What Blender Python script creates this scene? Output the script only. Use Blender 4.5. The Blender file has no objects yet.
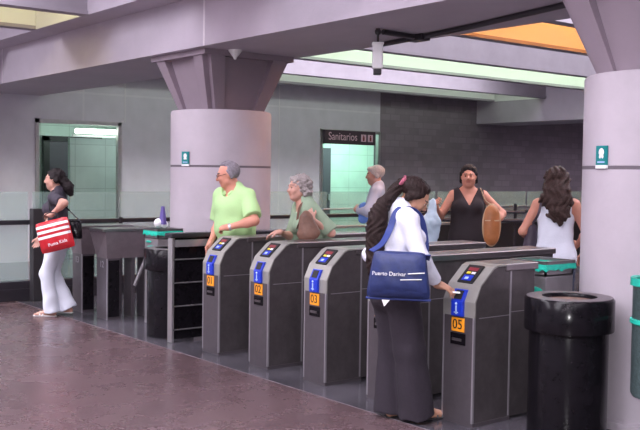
import bpy, bmesh, math, random
import numpy as np
from mathutils import Vector, Matrix
random.seed(4)
sc = bpy.context.scene
COL = sc.collection
PI = math.pi

# ------------------------------------------------------------------ materials
def mat(name, col, rough=.5, metal=0., var=.0, scale=8., bump=0., bscale=60., emit=None, estr=0., alpha=None,
        trans=0., spec=.5, var2=None, coat=0.):
    m = bpy.data.materials.new(name); m.use_nodes = True
    nt = m.node_tree; b = nt.nodes['Principled BSDF']
    b.inputs['Base Color'].default_value = (*col, 1)
    b.inputs['Roughness'].default_value = rough
    b.inputs['Metallic'].default_value = metal
    b.inputs['Specular IOR Level'].default_value = spec
    b.inputs['Transmission Weight'].default_value = trans
    b.inputs['Coat Weight'].default_value = coat
    if alpha is not None: b.inputs['Alpha'].default_value = alpha
    tc = nt.nodes.new('ShaderNodeTexCoord')
    if var > 0:
        n = nt.nodes.new('ShaderNodeTexNoise'); n.inputs['Scale'].default_value = scale
        n.inputs['Detail'].default_value = 8; n.inputs['Roughness'].default_value = .65
        nt.links.new(tc.outputs['Object'], n.inputs['Vector'])
        r = nt.nodes.new('ShaderNodeValToRGB')
        c2 = var2 if var2 else tuple(min(1, c * (1 + var)) for c in col)
        r.color_ramp.elements[0].color = (*[c * (1 - var) for c in col], 1)
        r.color_ramp.elements[1].color = (*c2, 1)
        r.color_ramp.elements[0].position = .3; r.color_ramp.elements[1].position = .7
        nt.links.new(n.outputs['Fac'], r.inputs['Fac'])
        nt.links.new(r.outputs['Color'], b.inputs['Base Color'])
    if bump > 0:
        n = nt.nodes.new('ShaderNodeTexNoise'); n.inputs['Scale'].default_value = bscale
        n.inputs['Detail'].default_value = 5
        nt.links.new(tc.outputs['Object'], n.inputs['Vector'])
        bp = nt.nodes.new('ShaderNodeBump'); bp.inputs['Strength'].default_value = bump
        bp.inputs['Distance'].default_value = .01
        nt.links.new(n.outputs['Fac'], bp.inputs['Height'])
        nt.links.new(bp.outputs['Normal'], b.inputs['Normal'])
    if emit:
        b.inputs['Emission Color'].default_value = (*emit, 1)
        b.inputs['Emission Strength'].default_value = estr
    return m

def floor_mat(name, c1, c2, rough, tile, sx=1.2, sy=1.2):
    m = mat(name, c1, rough)
    nt = m.node_tree; b = nt.nodes['Principled BSDF']
    tc = [n for n in nt.nodes if n.type == 'TEX_COORD'][0]
    n = nt.nodes.new('ShaderNodeTexNoise'); n.inputs['Scale'].default_value = 2.2; n.inputs['Detail'].default_value = 10
    n.inputs['Roughness'].default_value = .7
    n2 = nt.nodes.new('ShaderNodeTexNoise'); n2.inputs['Scale'].default_value = 45; n2.inputs['Detail'].default_value = 4
    nt.links.new(tc.outputs['Object'], n.inputs['Vector']); nt.links.new(tc.outputs['Object'], n2.inputs['Vector'])
    ad = nt.nodes.new('ShaderNodeMath'); ad.operation = 'ADD'
    ml = nt.nodes.new('ShaderNodeMath'); ml.operation = 'MULTIPLY'; ml.inputs[1].default_value = .5
    nt.links.new(n2.outputs['Fac'], ml.inputs[0]); nt.links.new(n.outputs['Fac'], ad.inputs[0]); nt.links.new(ml.outputs[0], ad.inputs[1])
    r = nt.nodes.new('ShaderNodeValToRGB')
    r.color_ramp.elements[0].position = .55; r.color_ramp.elements[1].position = .95
    r.color_ramp.elements[0].color = (*c1, 1); r.color_ramp.elements[1].color = (*c2, 1)
    nt.links.new(ad.outputs[0], r.inputs['Fac'])
    br = nt.nodes.new('ShaderNodeTexBrick'); br.offset = 0
    br.inputs['Scale'].default_value = 1; br.inputs['Mortar Size'].default_value = .006
    br.inputs['Brick Width'].default_value = sx; br.inputs['Row Height'].default_value = sy
    br.inputs['Color1'].default_value = (1, 1, 1, 1); br.inputs['Color2'].default_value = (.86, .86, .86, 1)
    br.inputs['Mortar'].default_value = (*tile, 1)
    nt.links.new(tc.outputs['Object'], br.inputs['Vector'])
    mx = nt.nodes.new('ShaderNodeMix'); mx.data_type = 'RGBA'; mx.blend_type = 'MULTIPLY'
    mx.inputs['Factor'].default_value = 1
    nt.links.new(r.outputs['Color'], mx.inputs['A']); nt.links.new(br.outputs['Color'], mx.inputs['B'])
    nt.links.new(mx.outputs['Result'], b.inputs['Base Color'])
    rr = nt.nodes.new('ShaderNodeMapRange'); rr.inputs['To Min'].default_value = rough * .75; rr.inputs['To Max'].default_value = rough * 1.35
    nt.links.new(n.outputs['Fac'], rr.inputs['Value']); nt.links.new(rr.outputs['Result'], b.inputs['Roughness'])
    return m

def tile_mat(name, col, grout, w, h, rough=.3, off=0., var=.06, axis='YZ', ms=.012, spec=.5):
    m = mat(name, col, rough, spec=spec); nt = m.node_tree; b = nt.nodes['Principled BSDF']
    tc = [n for n in nt.nodes if n.type == 'TEX_COORD'][0]
    sp = nt.nodes.new('ShaderNodeSeparateXYZ'); cb = nt.nodes.new('ShaderNodeCombineXYZ')
    nt.links.new(tc.outputs['Object'], sp.inputs[0])
    nt.links.new(sp.outputs[axis[0]], cb.inputs['X']); nt.links.new(sp.outputs[axis[1]], cb.inputs['Y'])
    br = nt.nodes.new('ShaderNodeTexBrick'); br.offset = off
    br.inputs['Scale'].default_value = 1; br.inputs['Mortar Size'].default_value = ms
    br.inputs['Brick Width'].default_value = w; br.inputs['Row Height'].default_value = h
    br.inputs['Color1'].default_value = (*col, 1); br.inputs['Color2'].default_value = (*[c * (1 - var) for c in col], 1)
    br.inputs['Mortar'].default_value = (*grout, 1)
    nt.links.new(cb.outputs[0], br.inputs['Vector'])
    n = nt.nodes.new('ShaderNodeTexNoise'); n.inputs['Scale'].default_value = 3; n.inputs['Detail'].default_value = 8
    nt.links.new(tc.outputs['Object'], n.inputs['Vector'])
    mr = nt.nodes.new('ShaderNodeMapRange'); mr.inputs['To Min'].default_value = .84; mr.inputs['To Max'].default_value = 1.14
    nt.links.new(n.outputs['Fac'], mr.inputs['Value'])
    mx = nt.nodes.new('ShaderNodeMix'); mx.data_type = 'RGBA'; mx.blend_type = 'MULTIPLY'; mx.inputs['Factor'].default_value = 1
    nt.links.new(br.outputs['Color'], mx.inputs['A']); nt.links.new(mr.outputs['Result'], mx.inputs['B'])
    nt.links.new(mx.outputs['Result'], b.inputs['Base Color'])
    return m

M = {}
M['concrete'] = mat('girder concrete', (.46, .415, .475), .8, var=.07, scale=1.5, bump=.15, bscale=40)
M['joist'] = mat('joist concrete', (.37, .335, .38), .85, var=.08, scale=2)
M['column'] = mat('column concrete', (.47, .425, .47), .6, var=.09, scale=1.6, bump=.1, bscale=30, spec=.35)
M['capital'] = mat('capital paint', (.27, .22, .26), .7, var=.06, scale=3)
M['joint'] = mat('joint shadow gap', (.15, .13, .15), .9)
M['joint2'] = mat('floor joint strip', (.2, .17, .19), .4)
M['lightline'] = mat('pale joint', (.7, .66, .7), .7)
M['wall'] = tile_mat('pale wall panels', (.64, .60, .67), (.7, .66, .72), 3.6, 3.0, .5, axis='YZ', ms=.02)
M['wall2'] = mat('plain wall', (.40, .38, .42), .7, var=.06, scale=2)
M['darkwall'] = tile_mat('dark speckled wall', (.26, .21, .25), (.20, .165, .195), .30, .15, .45, off=.5, var=.22, ms=.01)
M['floor_red'] = floor_mat('reddish polished floor', (.098, .064, .070), (.132, .087, .093), .26, (.8, .75, .78))
M['floor_red'].node_tree.nodes['Principled BSDF'].inputs['Specular IOR Level'].default_value = .4
M['floor_grey'] = floor_mat('dark granite floor', (.04, .038, .046), (.13, .12, .14), .17, (1.6, 1.6, 1.7), 1.46, 1.0)
M['steel'] = mat('brushed steel', (.56, .54, .55), .33, .85, var=.07, scale=12)
M['silver'] = mat('silver painted cover', (.33, .325, .30), .38, .35, var=.04, scale=20)
M['body'] = mat('dark brown grey metal', (.108, .095, .10), .3, .45, var=.2, scale=9, bump=.04, bscale=200)
M['front'] = mat('charcoal front', (.092, .08, .09), .35, .3, var=.12, scale=14)
M['edge'] = mat('bright edge strip', (.4, .38, .41), .3, .6)
M['seam'] = mat('dark seam', (.03, .03, .035), .6)
M['top'] = mat('top steel', (.30, .27, .28), .28, .9, var=.08, scale=5)
M['black'] = mat('gloss black', (.007, .006, .008), .18, var=.3, scale=12, spec=.22)
M['dullrail'] = mat('dull rail', (.2, .19, .2), .4, .5)
M['black2'] = mat('satin black', (.03, .028, .032), .4, spec=.4)
M['blue'] = mat('validator blue', (.012, .04, .50), .3)
M['bluelt'] = mat('pale blue glyph', (.45, .6, .9), .4)
M['orange'] = mat('number orange', (.95, .36, .02), .45)
M['ink'] = mat('black ink', (.01, .01, .01), .6)
M['red'] = mat('display red', (.22, .02, .03), .4)
M['yellow'] = mat('display yellow', (.7, .6, .05), .4)
M['white'] = mat('plain white', (.85, .85, .86), .5)
M['teal'] = mat('sign teal', (.0, .22, .23), .4)
M['turq'] = mat('turquoise liner plastic', (.02, .52, .38), .35, var=.15, scale=15, bump=.5, bscale=30)
M['glass'] = mat('greenish glass', (.45, .66, .60), .06, alpha=.24, spec=.5)
M['glassedge'] = mat('glass edge', (.35, .6, .52), .2, alpha=.8)
M['rail'] = mat('dark rail', (.05, .045, .055), .3, .5)
M['panelblk'] = mat('black base panel', (.018, .017, .02), .35)
M['ticket'] = mat('paper', (.8, .8, .78), .6)
M['tubeG'] = mat('fluorescent green white', (.9, 1, .9), .5, emit=(.80, 1., .78), estr=14)
M['lampG2'] = mat('passage lamp', (.9, 1, .95), .5, emit=(.78, 1., .90), estr=8)
M['tubeG3'] = mat('dim fluorescent', (.9, 1, .9), .5, emit=(.85, 1., .85), estr=4.5)
M['tubeY'] = mat('warm lamp', (.9, .85, .5), .5, emit=(1., .90, .50), estr=9)
M['tubeO'] = mat('sodium lamp', (1, .6, .2), .5, emit=(1., .40, .10), estr=15)
M['tubeW'] = mat('white lamp', (.9, .9, 1), .5, emit=(1., .88, .98), estr=16)
M['lampG'] = mat('corridor lamp', (.9, 1, .95), .5, emit=(.62, 1., .82), estr=13)
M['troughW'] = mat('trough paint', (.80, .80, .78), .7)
M['roomwall'] = tile_mat('washroom wall tiles', (.60, .72, .66), (.45, .55, .5), .62, .42, .4, axis='YZ', ms=.008, var=.03)
M['doordark'] = mat('dark door', (.09, .075, .10), .45)
M['signblk'] = mat('sign dark plum', (.06, .035, .05), .4)
M['pink'] = mat('sign pink', (.75, .5, .58), .5)

# ------------------------------------------------------------------ mesh helpers
class MB:
    def __init__(s): s.bm = bmesh.new(); s.mi = 0
    def box(s, x0, x1, y0, y1, z0, z1, bev=0, mi=None):
        r = bmesh.ops.create_cube(s.bm, size=1)
        for v in r['verts']:
            v.co = Vector(((x0 + x1) / 2 + v.co.x * (x1 - x0), (y0 + y1) / 2 + v.co.y * (y1 - y0), (z0 + z1) / 2 + v.co.z * (z1 - z0)))
        fs = set(f for v in r['verts'] for f in v.link_faces)
        if mi is not None:
            for f in fs: f.material_index = mi
        if bev > 0:
            es = set(e for v in r['verts'] for e in v.link_edges)
            bmesh.ops.bevel(s.bm, geom=list(es), offset=bev, segments=2, affect='EDGES', profile=.5)
        return s
    def tube(s, a, b, r, r2=None, seg=14, cap=True):
        a = Vector(a); b = Vector(b); d = b - a
        res = bmesh.ops.create_cone(s.bm, cap_ends=cap, segments=seg, radius1=r, radius2=r if r2 is None else r2, depth=d.length)
        q = d.to_track_quat('Z', 'Y')
        for v in res['verts']: v.co = q @ v.co + (a + b) / 2
        return s
    def ball(s, c, r, sx=1, sy=1, sz=1, seg=16):
        res = bmesh.ops.create_uvsphere(s.bm, u_segments=seg, v_segments=seg // 2 + 2, radius=r)
        for v in res['verts']: v.co = Vector((v.co.x * sx, v.co.y * sy, v.co.z * sz)) + Vector(c)
        return s
    def prism(s, pts, axis, a, b, mi=None):
        """pts: 2-D outline; axis 'X' -> pts are (y,z) extruded in x from a to b; 'Z' -> (x,y); 'Y' -> (x,z)"""
        def p(u, v, t):
            return {'X': (t, u, v), 'Z': (u, v, t), 'Y': (u, t, v)}[axis]
        A = [s.bm.verts.new(p(u, v, a)) for u, v in pts]; B = [s.bm.verts.new(p(u, v, b)) for u, v in pts]
        n = len(pts); fs = [s.bm.faces.new(A[::-1]), s.bm.faces.new(B)]
        for i in range(n): fs.append(s.bm.faces.new((A[i], A[(i + 1) % n], B[(i + 1) % n], B[i])))
        bmesh.ops.recalc_face_normals(s.bm, faces=fs)
        if mi is not None:
            for f in fs: f.material_index = mi
        return s
    def hull(s, lo, hi, mi=None):
        A = [s.bm.verts.new(p) for p in lo]; B = [s.bm.verts.new(p) for p in hi]; n = len(lo)
        fs = [s.bm.faces.new(A[::-1]), s.bm.faces.new(B)]
        for i in range(n): fs.append(s.bm.faces.new((A[i], A[(i + 1) % n], B[(i + 1) % n], B[i])))
        bmesh.ops.recalc_face_normals(s.bm, faces=fs)
        return s
    def lathe(s, prof, c=(0, 0), seg=48):
        rings = []
        for r, z in prof:
            rings.append([s.bm.verts.new((c[0] + r * math.cos(2 * PI * i / seg), c[1] + r * math.sin(2 * PI * i / seg), z)) for i in range(seg)] if r > 1e-5
                         else [s.bm.verts.new((c[0], c[1], z))])
        for a, b in zip(rings, rings[1:]):
            for i in range(seg):
                j = (i + 1) % seg
                if len(a) == 1 and len(b) == 1: continue
                if len(a) == 1: s.bm.faces.new((a[0], b[j], b[i]))
                elif len(b) == 1: s.bm.faces.new((a[i], a[j], b[0]))
                else: s.bm.faces.new((a[i], a[j], b[j], b[i]))
        bmesh.ops.recalc_face_normals(s.bm, faces=s.bm.faces[:])
        return s
    def build(s, name, m, parent=None, smooth=False, rel=None):
        me = bpy.data.meshes.new(name); 
        if smooth:
            for f in s.bm.faces: f.smooth = True
        s.bm.to_mesh(me); s.bm.free()
        for x in (m if isinstance(m, (list, tuple)) else [m]): me.materials.append(x)
        if smooth:
            try: me.set_sharp_from_angle(angle=math.radians(40))
            except Exception: pass
        o = bpy.data.objects.new(name, me); COL.objects.link(o)
        if parent is not None: o.parent = parent
        return o

def tag(o, label=None, cat=None, group=None, kind=None):
    if label: o['label'] = label
    if cat: o['category'] = cat
    if group: o['group'] = group
    if kind: o['kind'] = kind
    return o
def empty(name, loc, rz=0, label=None, cat=None, group=None):
    o = bpy.data.objects.new(name, None); COL.objects.link(o); o.location = loc; o.rotation_euler = (0, 0, rz)
    o.empty_display_size = .1
    return tag(o, label, cat, group)
def S(name, mb, m, smooth=False):
    return tag(mb.build(name, m, smooth=smooth), kind='structure')
def copy_tree(o, parent=None):
    c = o.copy(); COL.objects.link(c); c.parent = parent
    for ch in list(o.children): copy_tree(ch, c)
    return c
def text(name, s, size, m, loc, xd, nd, parent=None, ext=.0015, align='CENTER', sx=1.):
    cu = bpy.data.curves.new(name, 'FONT'); cu.body = s; cu.size = size; cu.align_x = align; cu.align_y = 'CENTER'; cu.extrude = ext
    tmp = bpy.data.objects.new('tmp', cu); COL.objects.link(tmp)
    dg = bpy.context.evaluated_depsgraph_get(); dg.update()
    me = bpy.data.meshes.new_from_object(tmp.evaluated_get(dg)); me.name = name
    bpy.data.objects.remove(tmp)
    X = Vector(xd).normalized(); N = Vector(nd).normalized(); Y = N.cross(X).normalized()
    R = Matrix((X * sx, Y, N)).transposed().to_4x4(); R.translation = Vector(loc)
    me.transform(R); me.materials.clear(); me.materials.append(m)
    o = bpy.data.objects.new(name, me); COL.objects.link(o)
    if parent is not None: o.parent = parent
    return o

# ================================================================== SETTING
WX = -16.0           # far wall plane
XR, YB, YF = 3.5, -5.5, 25.0
ZC, ZT = 3.42, 4.3
S('floor', MB().box(WX, XR, YB, 4.18, -.1, 0), M['floor_red'])
S('floor_granite', MB().box(WX, XR, 4.18, YF, -.1, 0), M['floor_grey']).name = 'floor'
S('trim_1', MB().box(WX, XR, 4.175, 4.185, 0, .001), M['joint2'])
# far wall with two openings (6.30-7.94, 12.64-14.38; 2.5 m high)
O1, O2 = (6.30, 7.94, 2.50), (12.64, 14.38, 2.58)
w = MB()
w.box(WX - .2, WX, YB, O1[0], 0, ZT); w.box(WX - .2, WX, O1[0], O1[1], O1[2], ZT)
w.box(WX - .2, WX, O1[1], O2[0], 0, ZT); w.box(WX - .2, WX, O2[0], O2[1], O2[2], ZT)
S('wall_left', w, M['wall'])
S('wall_left_dark', MB().box(WX - .2, WX, O2[1], YF, 0, ZT), M['darkwall']).name = 'wall_far'
S('wall_end', MB().box(WX - .2, XR + .2, YF, YF + .2, 0, ZT), M['darkwall'])
S('wall_back', MB().box(WX - .2, XR + .2, YB - .2, YB, 0, ZT), M['wall2'])
S('wall_right', MB().box(XR, XR + .2, YB, YF, 0, ZT), M['wall2'])
S('ceiling', MB().box(WX - .2, XR + .2, YB - .2, YF + .2, ZT, ZT + .15), M['joist'])
# wall panel joints
for i, y in enumerate((8.02, 11.55)):
    S('trim_%d' % (2 + i), MB().box(WX, WX + .004, y - .012, y + .012, O1[2] if i == 0 else 0, 3.42), M['lightline'])
# girders across the hall (running along the gate row)
GX0, GX1 = WX, XR
g = MB().box(GX0, GX1, 5.08, 6.40, 2.9, ZT)
tag(g.build('ceiling_girder', M['concrete']), kind='structure').name = 'ceiling_girder'
S('ceiling_girder', MB().box(GX0, GX1, 17.6, 18.9, 2.9, ZT), M['concrete'])
S('trim_4', MB().box(-8.385, -8.355, 5.076, 5.08, 2.9, 3.42), M['lightline'])
S('trim_5', MB().box(-14.2, -14.18, 5.076, 5.08, 2.9, 3.42), M['lightline'])
# coffer end bands beside the girders
S('ceiling_band', MB().box(GX0, GX1, 4.72, 5.08, 3.42, ZT), M['concrete'])
S('ceiling_band', MB().box(GX0, GX1, 6.40, 6.62, 3.42, ZT), M['joist'])
# joists across the bays, with a step lip along the foot
JX = [-15.5, -13.95, -12.0, -10.45, -8.55, -7.05, -5.1, -3.55, -1.6, -.05, 1.9]
for x in JX:
    for (y0, y1) in ((YB, 4.72), (6.62, 17.6), (18.9, YF)):
        j = MB().box(x - .09, x + .09, y0, y1, ZC, ZC + .045).box(x - .06, x + .06, y0, y1, ZC + .045, ZT)
        S('ceiling_joist', j, M['joist'])
# troughs: pairs that carry lamps
def lamp(x0, x1, y0, y1, m, label, z=4.02, w=.1):
    t = empty('ceiling_light', ((x0 + x1) / 2, (y0 + y1) / 2, z), 0, label, 'light')
    xl = x1 - .14 - (x0 + x1) / 2; L = (y1 - y0) / 2
    MB().box(xl - .09, xl + .05, -L, L, .05, .12, .01).build('housing', M['troughW'], t)
    MB().tube((xl - .02, -L + .03, .01), (xl - .02, L - .03, .01), w / 2, seg=10).build('lamp_tube', m, t, True)
    return t
L1 = 'long ceiling trough light '
lamp(-12, -10.45, 6.75, 17.4, M['tubeG'], L1 + 'glowing bright green-white behind the hanging camera')
lamp(-15.5, -13.95, 6.75, 17.4, M['tubeG3'], L1 + 'glowing pale green next to the far wall')
lamp(-8.55, -7.05, 6.75, 17.4, M['tubeO'], 'long light turning the ceiling trough by the right capital orange')
lamp(-12, -10.45, -5.3, 4.6, M['tubeY'], 'long light in the yellowish ceiling trough at upper left, before the girder')
for x0, x1, nm in ((-8.55, -7.05, 'first'), (-5.1, -3.55, 'second'), (-1.6, -.05, 'third')):
    lamp(x0, x1, -5.3, 4.6, M['tubeW'], L1 + 'before the girder, %s trough right of the yellow one' % nm)
for x0, x1, nm in ((-5.1, -3.55, 'above the gates'), (-1.6, -.05, 'behind the right column')):
    lamp(x0, x1, 6.75, 17.4, M['tubeW'], L1 + 'beyond the girder, ' + nm)
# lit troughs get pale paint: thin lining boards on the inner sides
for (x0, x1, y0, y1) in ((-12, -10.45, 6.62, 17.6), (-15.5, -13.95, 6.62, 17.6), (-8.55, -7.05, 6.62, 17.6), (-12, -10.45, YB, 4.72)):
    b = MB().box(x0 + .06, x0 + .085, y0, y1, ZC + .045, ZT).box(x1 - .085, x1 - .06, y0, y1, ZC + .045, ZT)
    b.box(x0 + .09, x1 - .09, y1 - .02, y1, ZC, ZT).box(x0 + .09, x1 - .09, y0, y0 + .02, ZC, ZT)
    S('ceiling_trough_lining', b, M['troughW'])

# columns with flared capitals
def column(cx, name):
    c = MB().lathe([(.0, 0), (.565, 0), (.565, 1.655), (.553, 1.662), (.553, 1.672), (.565, 1.68), (.565, 2.262), (.55, 2.28), (0, 2.28)], (cx, 5.74), 72)
    o = c.build(name, M['column'], smooth=True); tag(o, kind='structure')
    MB().lathe([(.548, 1.655), (.5645, 1.655), (.5645, 1.678), (.548, 1.678)], (cx, 5.74), 72).build('joint_ring', M['joint'], o)
    MB().lathe([(.564, 0), (.60, 0), (.60, .05), (.564, .06)], (cx, 5.74), 72).build('base_ring', M['column'], o)
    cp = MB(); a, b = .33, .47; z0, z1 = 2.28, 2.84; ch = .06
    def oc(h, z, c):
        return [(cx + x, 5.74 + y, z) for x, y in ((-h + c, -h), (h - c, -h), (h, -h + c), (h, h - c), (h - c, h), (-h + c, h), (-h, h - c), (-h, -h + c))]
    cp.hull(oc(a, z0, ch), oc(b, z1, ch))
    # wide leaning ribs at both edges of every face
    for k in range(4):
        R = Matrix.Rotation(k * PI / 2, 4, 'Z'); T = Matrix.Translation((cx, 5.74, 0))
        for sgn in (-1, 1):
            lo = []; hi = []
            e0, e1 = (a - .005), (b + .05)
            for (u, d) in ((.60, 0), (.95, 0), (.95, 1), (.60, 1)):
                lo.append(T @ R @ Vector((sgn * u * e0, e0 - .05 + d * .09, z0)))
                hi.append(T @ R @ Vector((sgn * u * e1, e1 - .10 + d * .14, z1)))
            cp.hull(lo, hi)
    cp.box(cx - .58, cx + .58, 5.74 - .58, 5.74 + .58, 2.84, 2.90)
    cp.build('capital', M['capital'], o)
    return o
colA = column(-9.07, 'column'); colB = column(-3.485, 'column')

# rooms behind the openings
def room(O, wallm, depth, n, lampm):
    y0, y1, h = O
    f = MB(); f.box(WX - .06, WX + .03, y0 - .0, y0 + .07, 0, h).box(WX - .06, WX + .03, y1 - .07, y1, 0, h).box(WX - .06, WX + .03, y0, y1, h - .07, h)
    S('door_%d' % n, f, M['steel'])
    r = MB(); a, b = y0 - .9, y1 + 2.2
    r.box(WX - depth - .1, WX - depth, a, b, 0, 2.9); r.box(WX - depth, WX - .2, a - .1, a, 0, 2.9); r.box(WX - depth, WX - .2, b, b + .1, 0, 2.9)
    S('wall_room_%d' % n, r, wallm)
    S('ceiling', MB().box(WX - depth, WX - .2, a, b, 2.8, 2.9), M['white'])
    S('floor', MB().box(WX - depth, WX - .2, a, b, -.1, 0), M['floor_grey'])
    return a, b
room(O1, M['roomwall'], 2.6, 1, None)
room(O2, M['roomwall'], 2.4, 2, None)
t = empty('ceiling_light', (-16.9, 8.3, 2.74), 0, 'lamp lighting the passage behind the left opening', 'light')
MB().box(-.12, .12, -1.1, 1.1, 0, .05, .01).build('lamp_panel', M['lampG2'], t)
t = empty('ceiling_light', (-17.3, 14.6, 2.74), 0, 'lamp lighting the washroom passage behind the dark hanging sign', 'light')
MB().box(-.25, .25, -1.3, 1.3, 0, .05, .01).build('lamp_panel', M['lampG'], t)
# partition and door inside the left opening
S('wall_partition', MB().box(-17.0, -16.9, 7.34, 9.6, 0, 2.22), M['roomwall'])
t = empty('wall_light', (-16.84, 7.36, 2.26), 0, 'white tube light over the tiled partition inside the left opening', 'light')
MB().box(-.05, .03, 0, 1.0, -.02, .02).build('backplate', M['white'], t)
MB().tube((.05, .04, .09), (.05, .96, .09), .045).build('lamp_tube', M['tubeG3'], t, True)
t = empty('inner_door', (-18.52, 8.02, 0), 0, 'dark door ajar inside the left wall opening, behind the tiled partition', 'door')
MB().box(-.05, .04, -.45, .6, 0, 2.2).build('leaf', M['doordark'], t)
MB().box(-.02, .08, -.57, -.45, 0, 2.3).box(-.02, .08, .6, .7, 0, 2.3).box(-.02, .08, -.57, .7, 2.2, 2.3).build('door_frame', M['black2'], t)
t = empty('inner_door', (-18.33, 15.0, 0), 0, 'dark door at the left inside the washroom opening under the sign', 'door')
MB().box(-.05, .04, -1.05, -.19, 0, 2.25).build('leaf', M['doordark'], t)
MB().box(.04, .1, -.30, -.26, .95, 1.1).build('handle', M['steel'], t)
o = tag(MB().box(-18.59, -18.56, 7.02, 7.3, 1.9, 2.2, .01).build('notice', M['wall2']), 'small grey notice board on the wall inside the left opening', 'notice')

# Sanitarios sign
t = empty('hanging_sign', (WX + .031, 12.70, 2.26), 0, 'dark plum sign reading Sanitarios with washroom pictograms over the green-lit opening', 'sign')
MB().box(0, .08, 0, 1.45, 0, .3, .005).build('panel', M['signblk'], t)
text('lettering', 'Sanitarios', .24, M['pink'], (.083, .50, .16), (0, 1, 0), (1, 0, 0), t, sx=.88)
for y in (1.02, 1.22):
    p = MB().box(.08, .084, y, y + .15, .07, .23).build('pictogram', M['pink'], t)
    MB().ball((.086, y + .075, .195), .018, .3).box(.084, .088, y + .05, y + .10, .115, .175).box(.084, .088, y + .055, y + .095, .085, .12).build('figure', M['red'], p)

# column signs
def plaque(cx, ang, z, w, h, label):
    t = empty('wall_sign', (cx + .567 * math.cos(ang), 5.74 + .567 * math.sin(ang), z), ang, label, 'sign')
    MB().box(0, .012, -w / 2, w / 2, -h / 2, h / 2, .002).build('plate', M['teal'], t)
    MB().box(.0, .013, -w / 2, w / 2, -h / 2 - .022, -h / 2).build('strip', M['white'], t)
    MB().ball((.012, 0, h * .16), w * .24, .12, 1, 1.05).ball((.012, -w * .11, -h * .06), w * .10, .2, 1, 1.2).ball((.012, w * .11, -h * .06), w * .10, .2, 1, 1.2).build('pictogram', M['white'], t)
    MB().box(.012, .014, -w * .32, w * .32, -h * .38, -h * .31).build('caption_line', M['bluelt'], t)
    return t
def surf_ang(cx, px_dir):   # angle on the column facing roughly a bearing from the viewer
    return px_dir
plaque(-3.485, math.radians(-104.8), 1.745, .105, .125, 'small teal plaque with a white symbol on the right column')
plaque(-9.07, math.radians(-74.1), 1.755, .105, .135, 'small teal plaque with a white symbol on the left column')

# ceiling loudspeaker / cone and CCTV with conduit
tag(MB().lathe([(0, 2.9), (.075, 2.9), (.07, 2.885), (.02, 2.82), (.012, 2.80), (0, 2.80)], (-8.43, 5.5), 20).build('ceiling_detector', M['white'], smooth=True),
    'small white cone-shaped detector under the girder beside the left capital', 'detector')
t = empty('security_camera', (-6.30, 5.62, 2.9), 0, 'white security camera housing hanging vertically from the girder soffit', 'camera')
R = Matrix.Rotation(math.radians(-38), 3, 'Z')
hb = MB().box(-.055, .055, -.045, .045, -.36, -.13, .012)
hb.box(-.065, .065, -.05, .05, -.145, -.125, .004)
for v in hb.bm.verts: v.co = R @ v.co
hb.build('housing', M['white'], t)
hb = MB().box(-.045, .045, -.035, .035, -.41, -.355, .01)
for v in hb.bm.verts: v.co = R @ v.co
hb.build('lens_hood', M['black2'], t)
hb = MB().tube((-.04, 0, -.13), (-.05, 0, -.045), .008).tube((-.05, 0, -.045), (.0, 0, -.02), .008).tube((.04, 0, -.13), (.045, 0, -.05), .008).ball((0, 0, -.03), .03).tube((0, 0, 0), (0, 0, -.04), .02)
for v in hb.bm.verts: v.co = R @ v.co
hb.build('bracket', M['black2'], t)
cd = MB()
P = [(-6.30, 5.68, 2.875), (-6.33, 6.14, 2.875), (-5.57, 6.02, 2.875), (-4.1, 5.70, 2.875)]
for a, b in ((P[0], P[1]), (P[1], P[2]), (P[2], P[3]), ((-6.95, 6.22, 2.875), P[1])): cd.tube(a, b, .024)
cd.ball(P[1], .024).box(-6.42, -6.22, 6.08, 6.2, 2.84, 2.899, .01)
tag(cd.build('conduit', M['rail']), 'dark electrical conduit pipe run under the girder, leading to the hanging camera', 'pipe')

# ================================================================== BARRIERS
bt = empty('glass_barrier', (-11.3, 0, 0), 0, 'long greenish glass barrier with a dark handrail running behind the gates', 'barrier')
MB().box(-.09, .09, -1.5, 10.6, 0, .24, .01).box(-.10, .10, -1.5, 10.6, .11, .15).build('plinth', M['rail'], bt)
MB().box(-.05, .05, -1.5, 17.5, .93, .985, .01).build('handrail', M['rail'], bt)
MB().box(-.03, .03, 9.0, 17.5, .76, .80, .005).box(-.03, .03, 9.0, 17.5, 1.05, 1.07, .005).build('lower_rail', M['steel'], bt)
gy = np.arange(-1.5, 17.5, 1.18)
for y in gy:
    lo = .24 if y < 9.6 else .8
    gl = MB().box(-.006, .006, y + .02, y + 1.14, lo, 1.33).build('glass_pane', M['glass'], bt)
    if y >= 9.6: MB().box(-.04, .04, y, y + 1.18, 0, .76).build('base_panel', M['panelblk'], bt)
for y in gy[::2]:
    MB().box(.05, .08, y - .02, y + .02, .2, 1.0).build('post', M['rail'], bt)
tag(MB().box(-11.2, -11.08, 4.34, 4.48, 0, 1.13, .01).build('post_cabinet', M['black2']), 'tall dark post cabinet at the glass barrier behind the woman in white trousers', 'box')

# second handrail near the exit gates
t = empty('handrail', (-10.6, 6.4, 0), 0, 'dark handrail on thin posts behind the exit gates at left', 'handrail')
MB().tube((0, 0, 1.02), (1.3, 0, 1.02), .035).tube((0, .25, 1.1), (1.1, .25, 1.1), .022).build('rail', M['rail'], t, True)
for x in (.15, .45, 1.15): MB().box(x - .015, x + .015, -.015, .015, 0, 1.32).build('post', M['rail'], t)
t = empty('handrail', (-9.6, 9.6, 0), 0, 'dark handrail in front of the washroom opening, left of the man in pale blue', 'handrail')
MB().tube((-.1, -.4, .98), (1.0, .9, .98), .03).tube((-.1, -.4, 1.1), (1.0, .9, 1.1), .02).build('rail', M['rail'], t, True)
for k in (0, .5, 1): MB().box(-.115 + 1.0 * k, -.085 + 1.0 * k, -.4 + 1.2 * k, -.37 + 1.2 * k, 0, 1.22).build('post', M['rail'], t)

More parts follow.
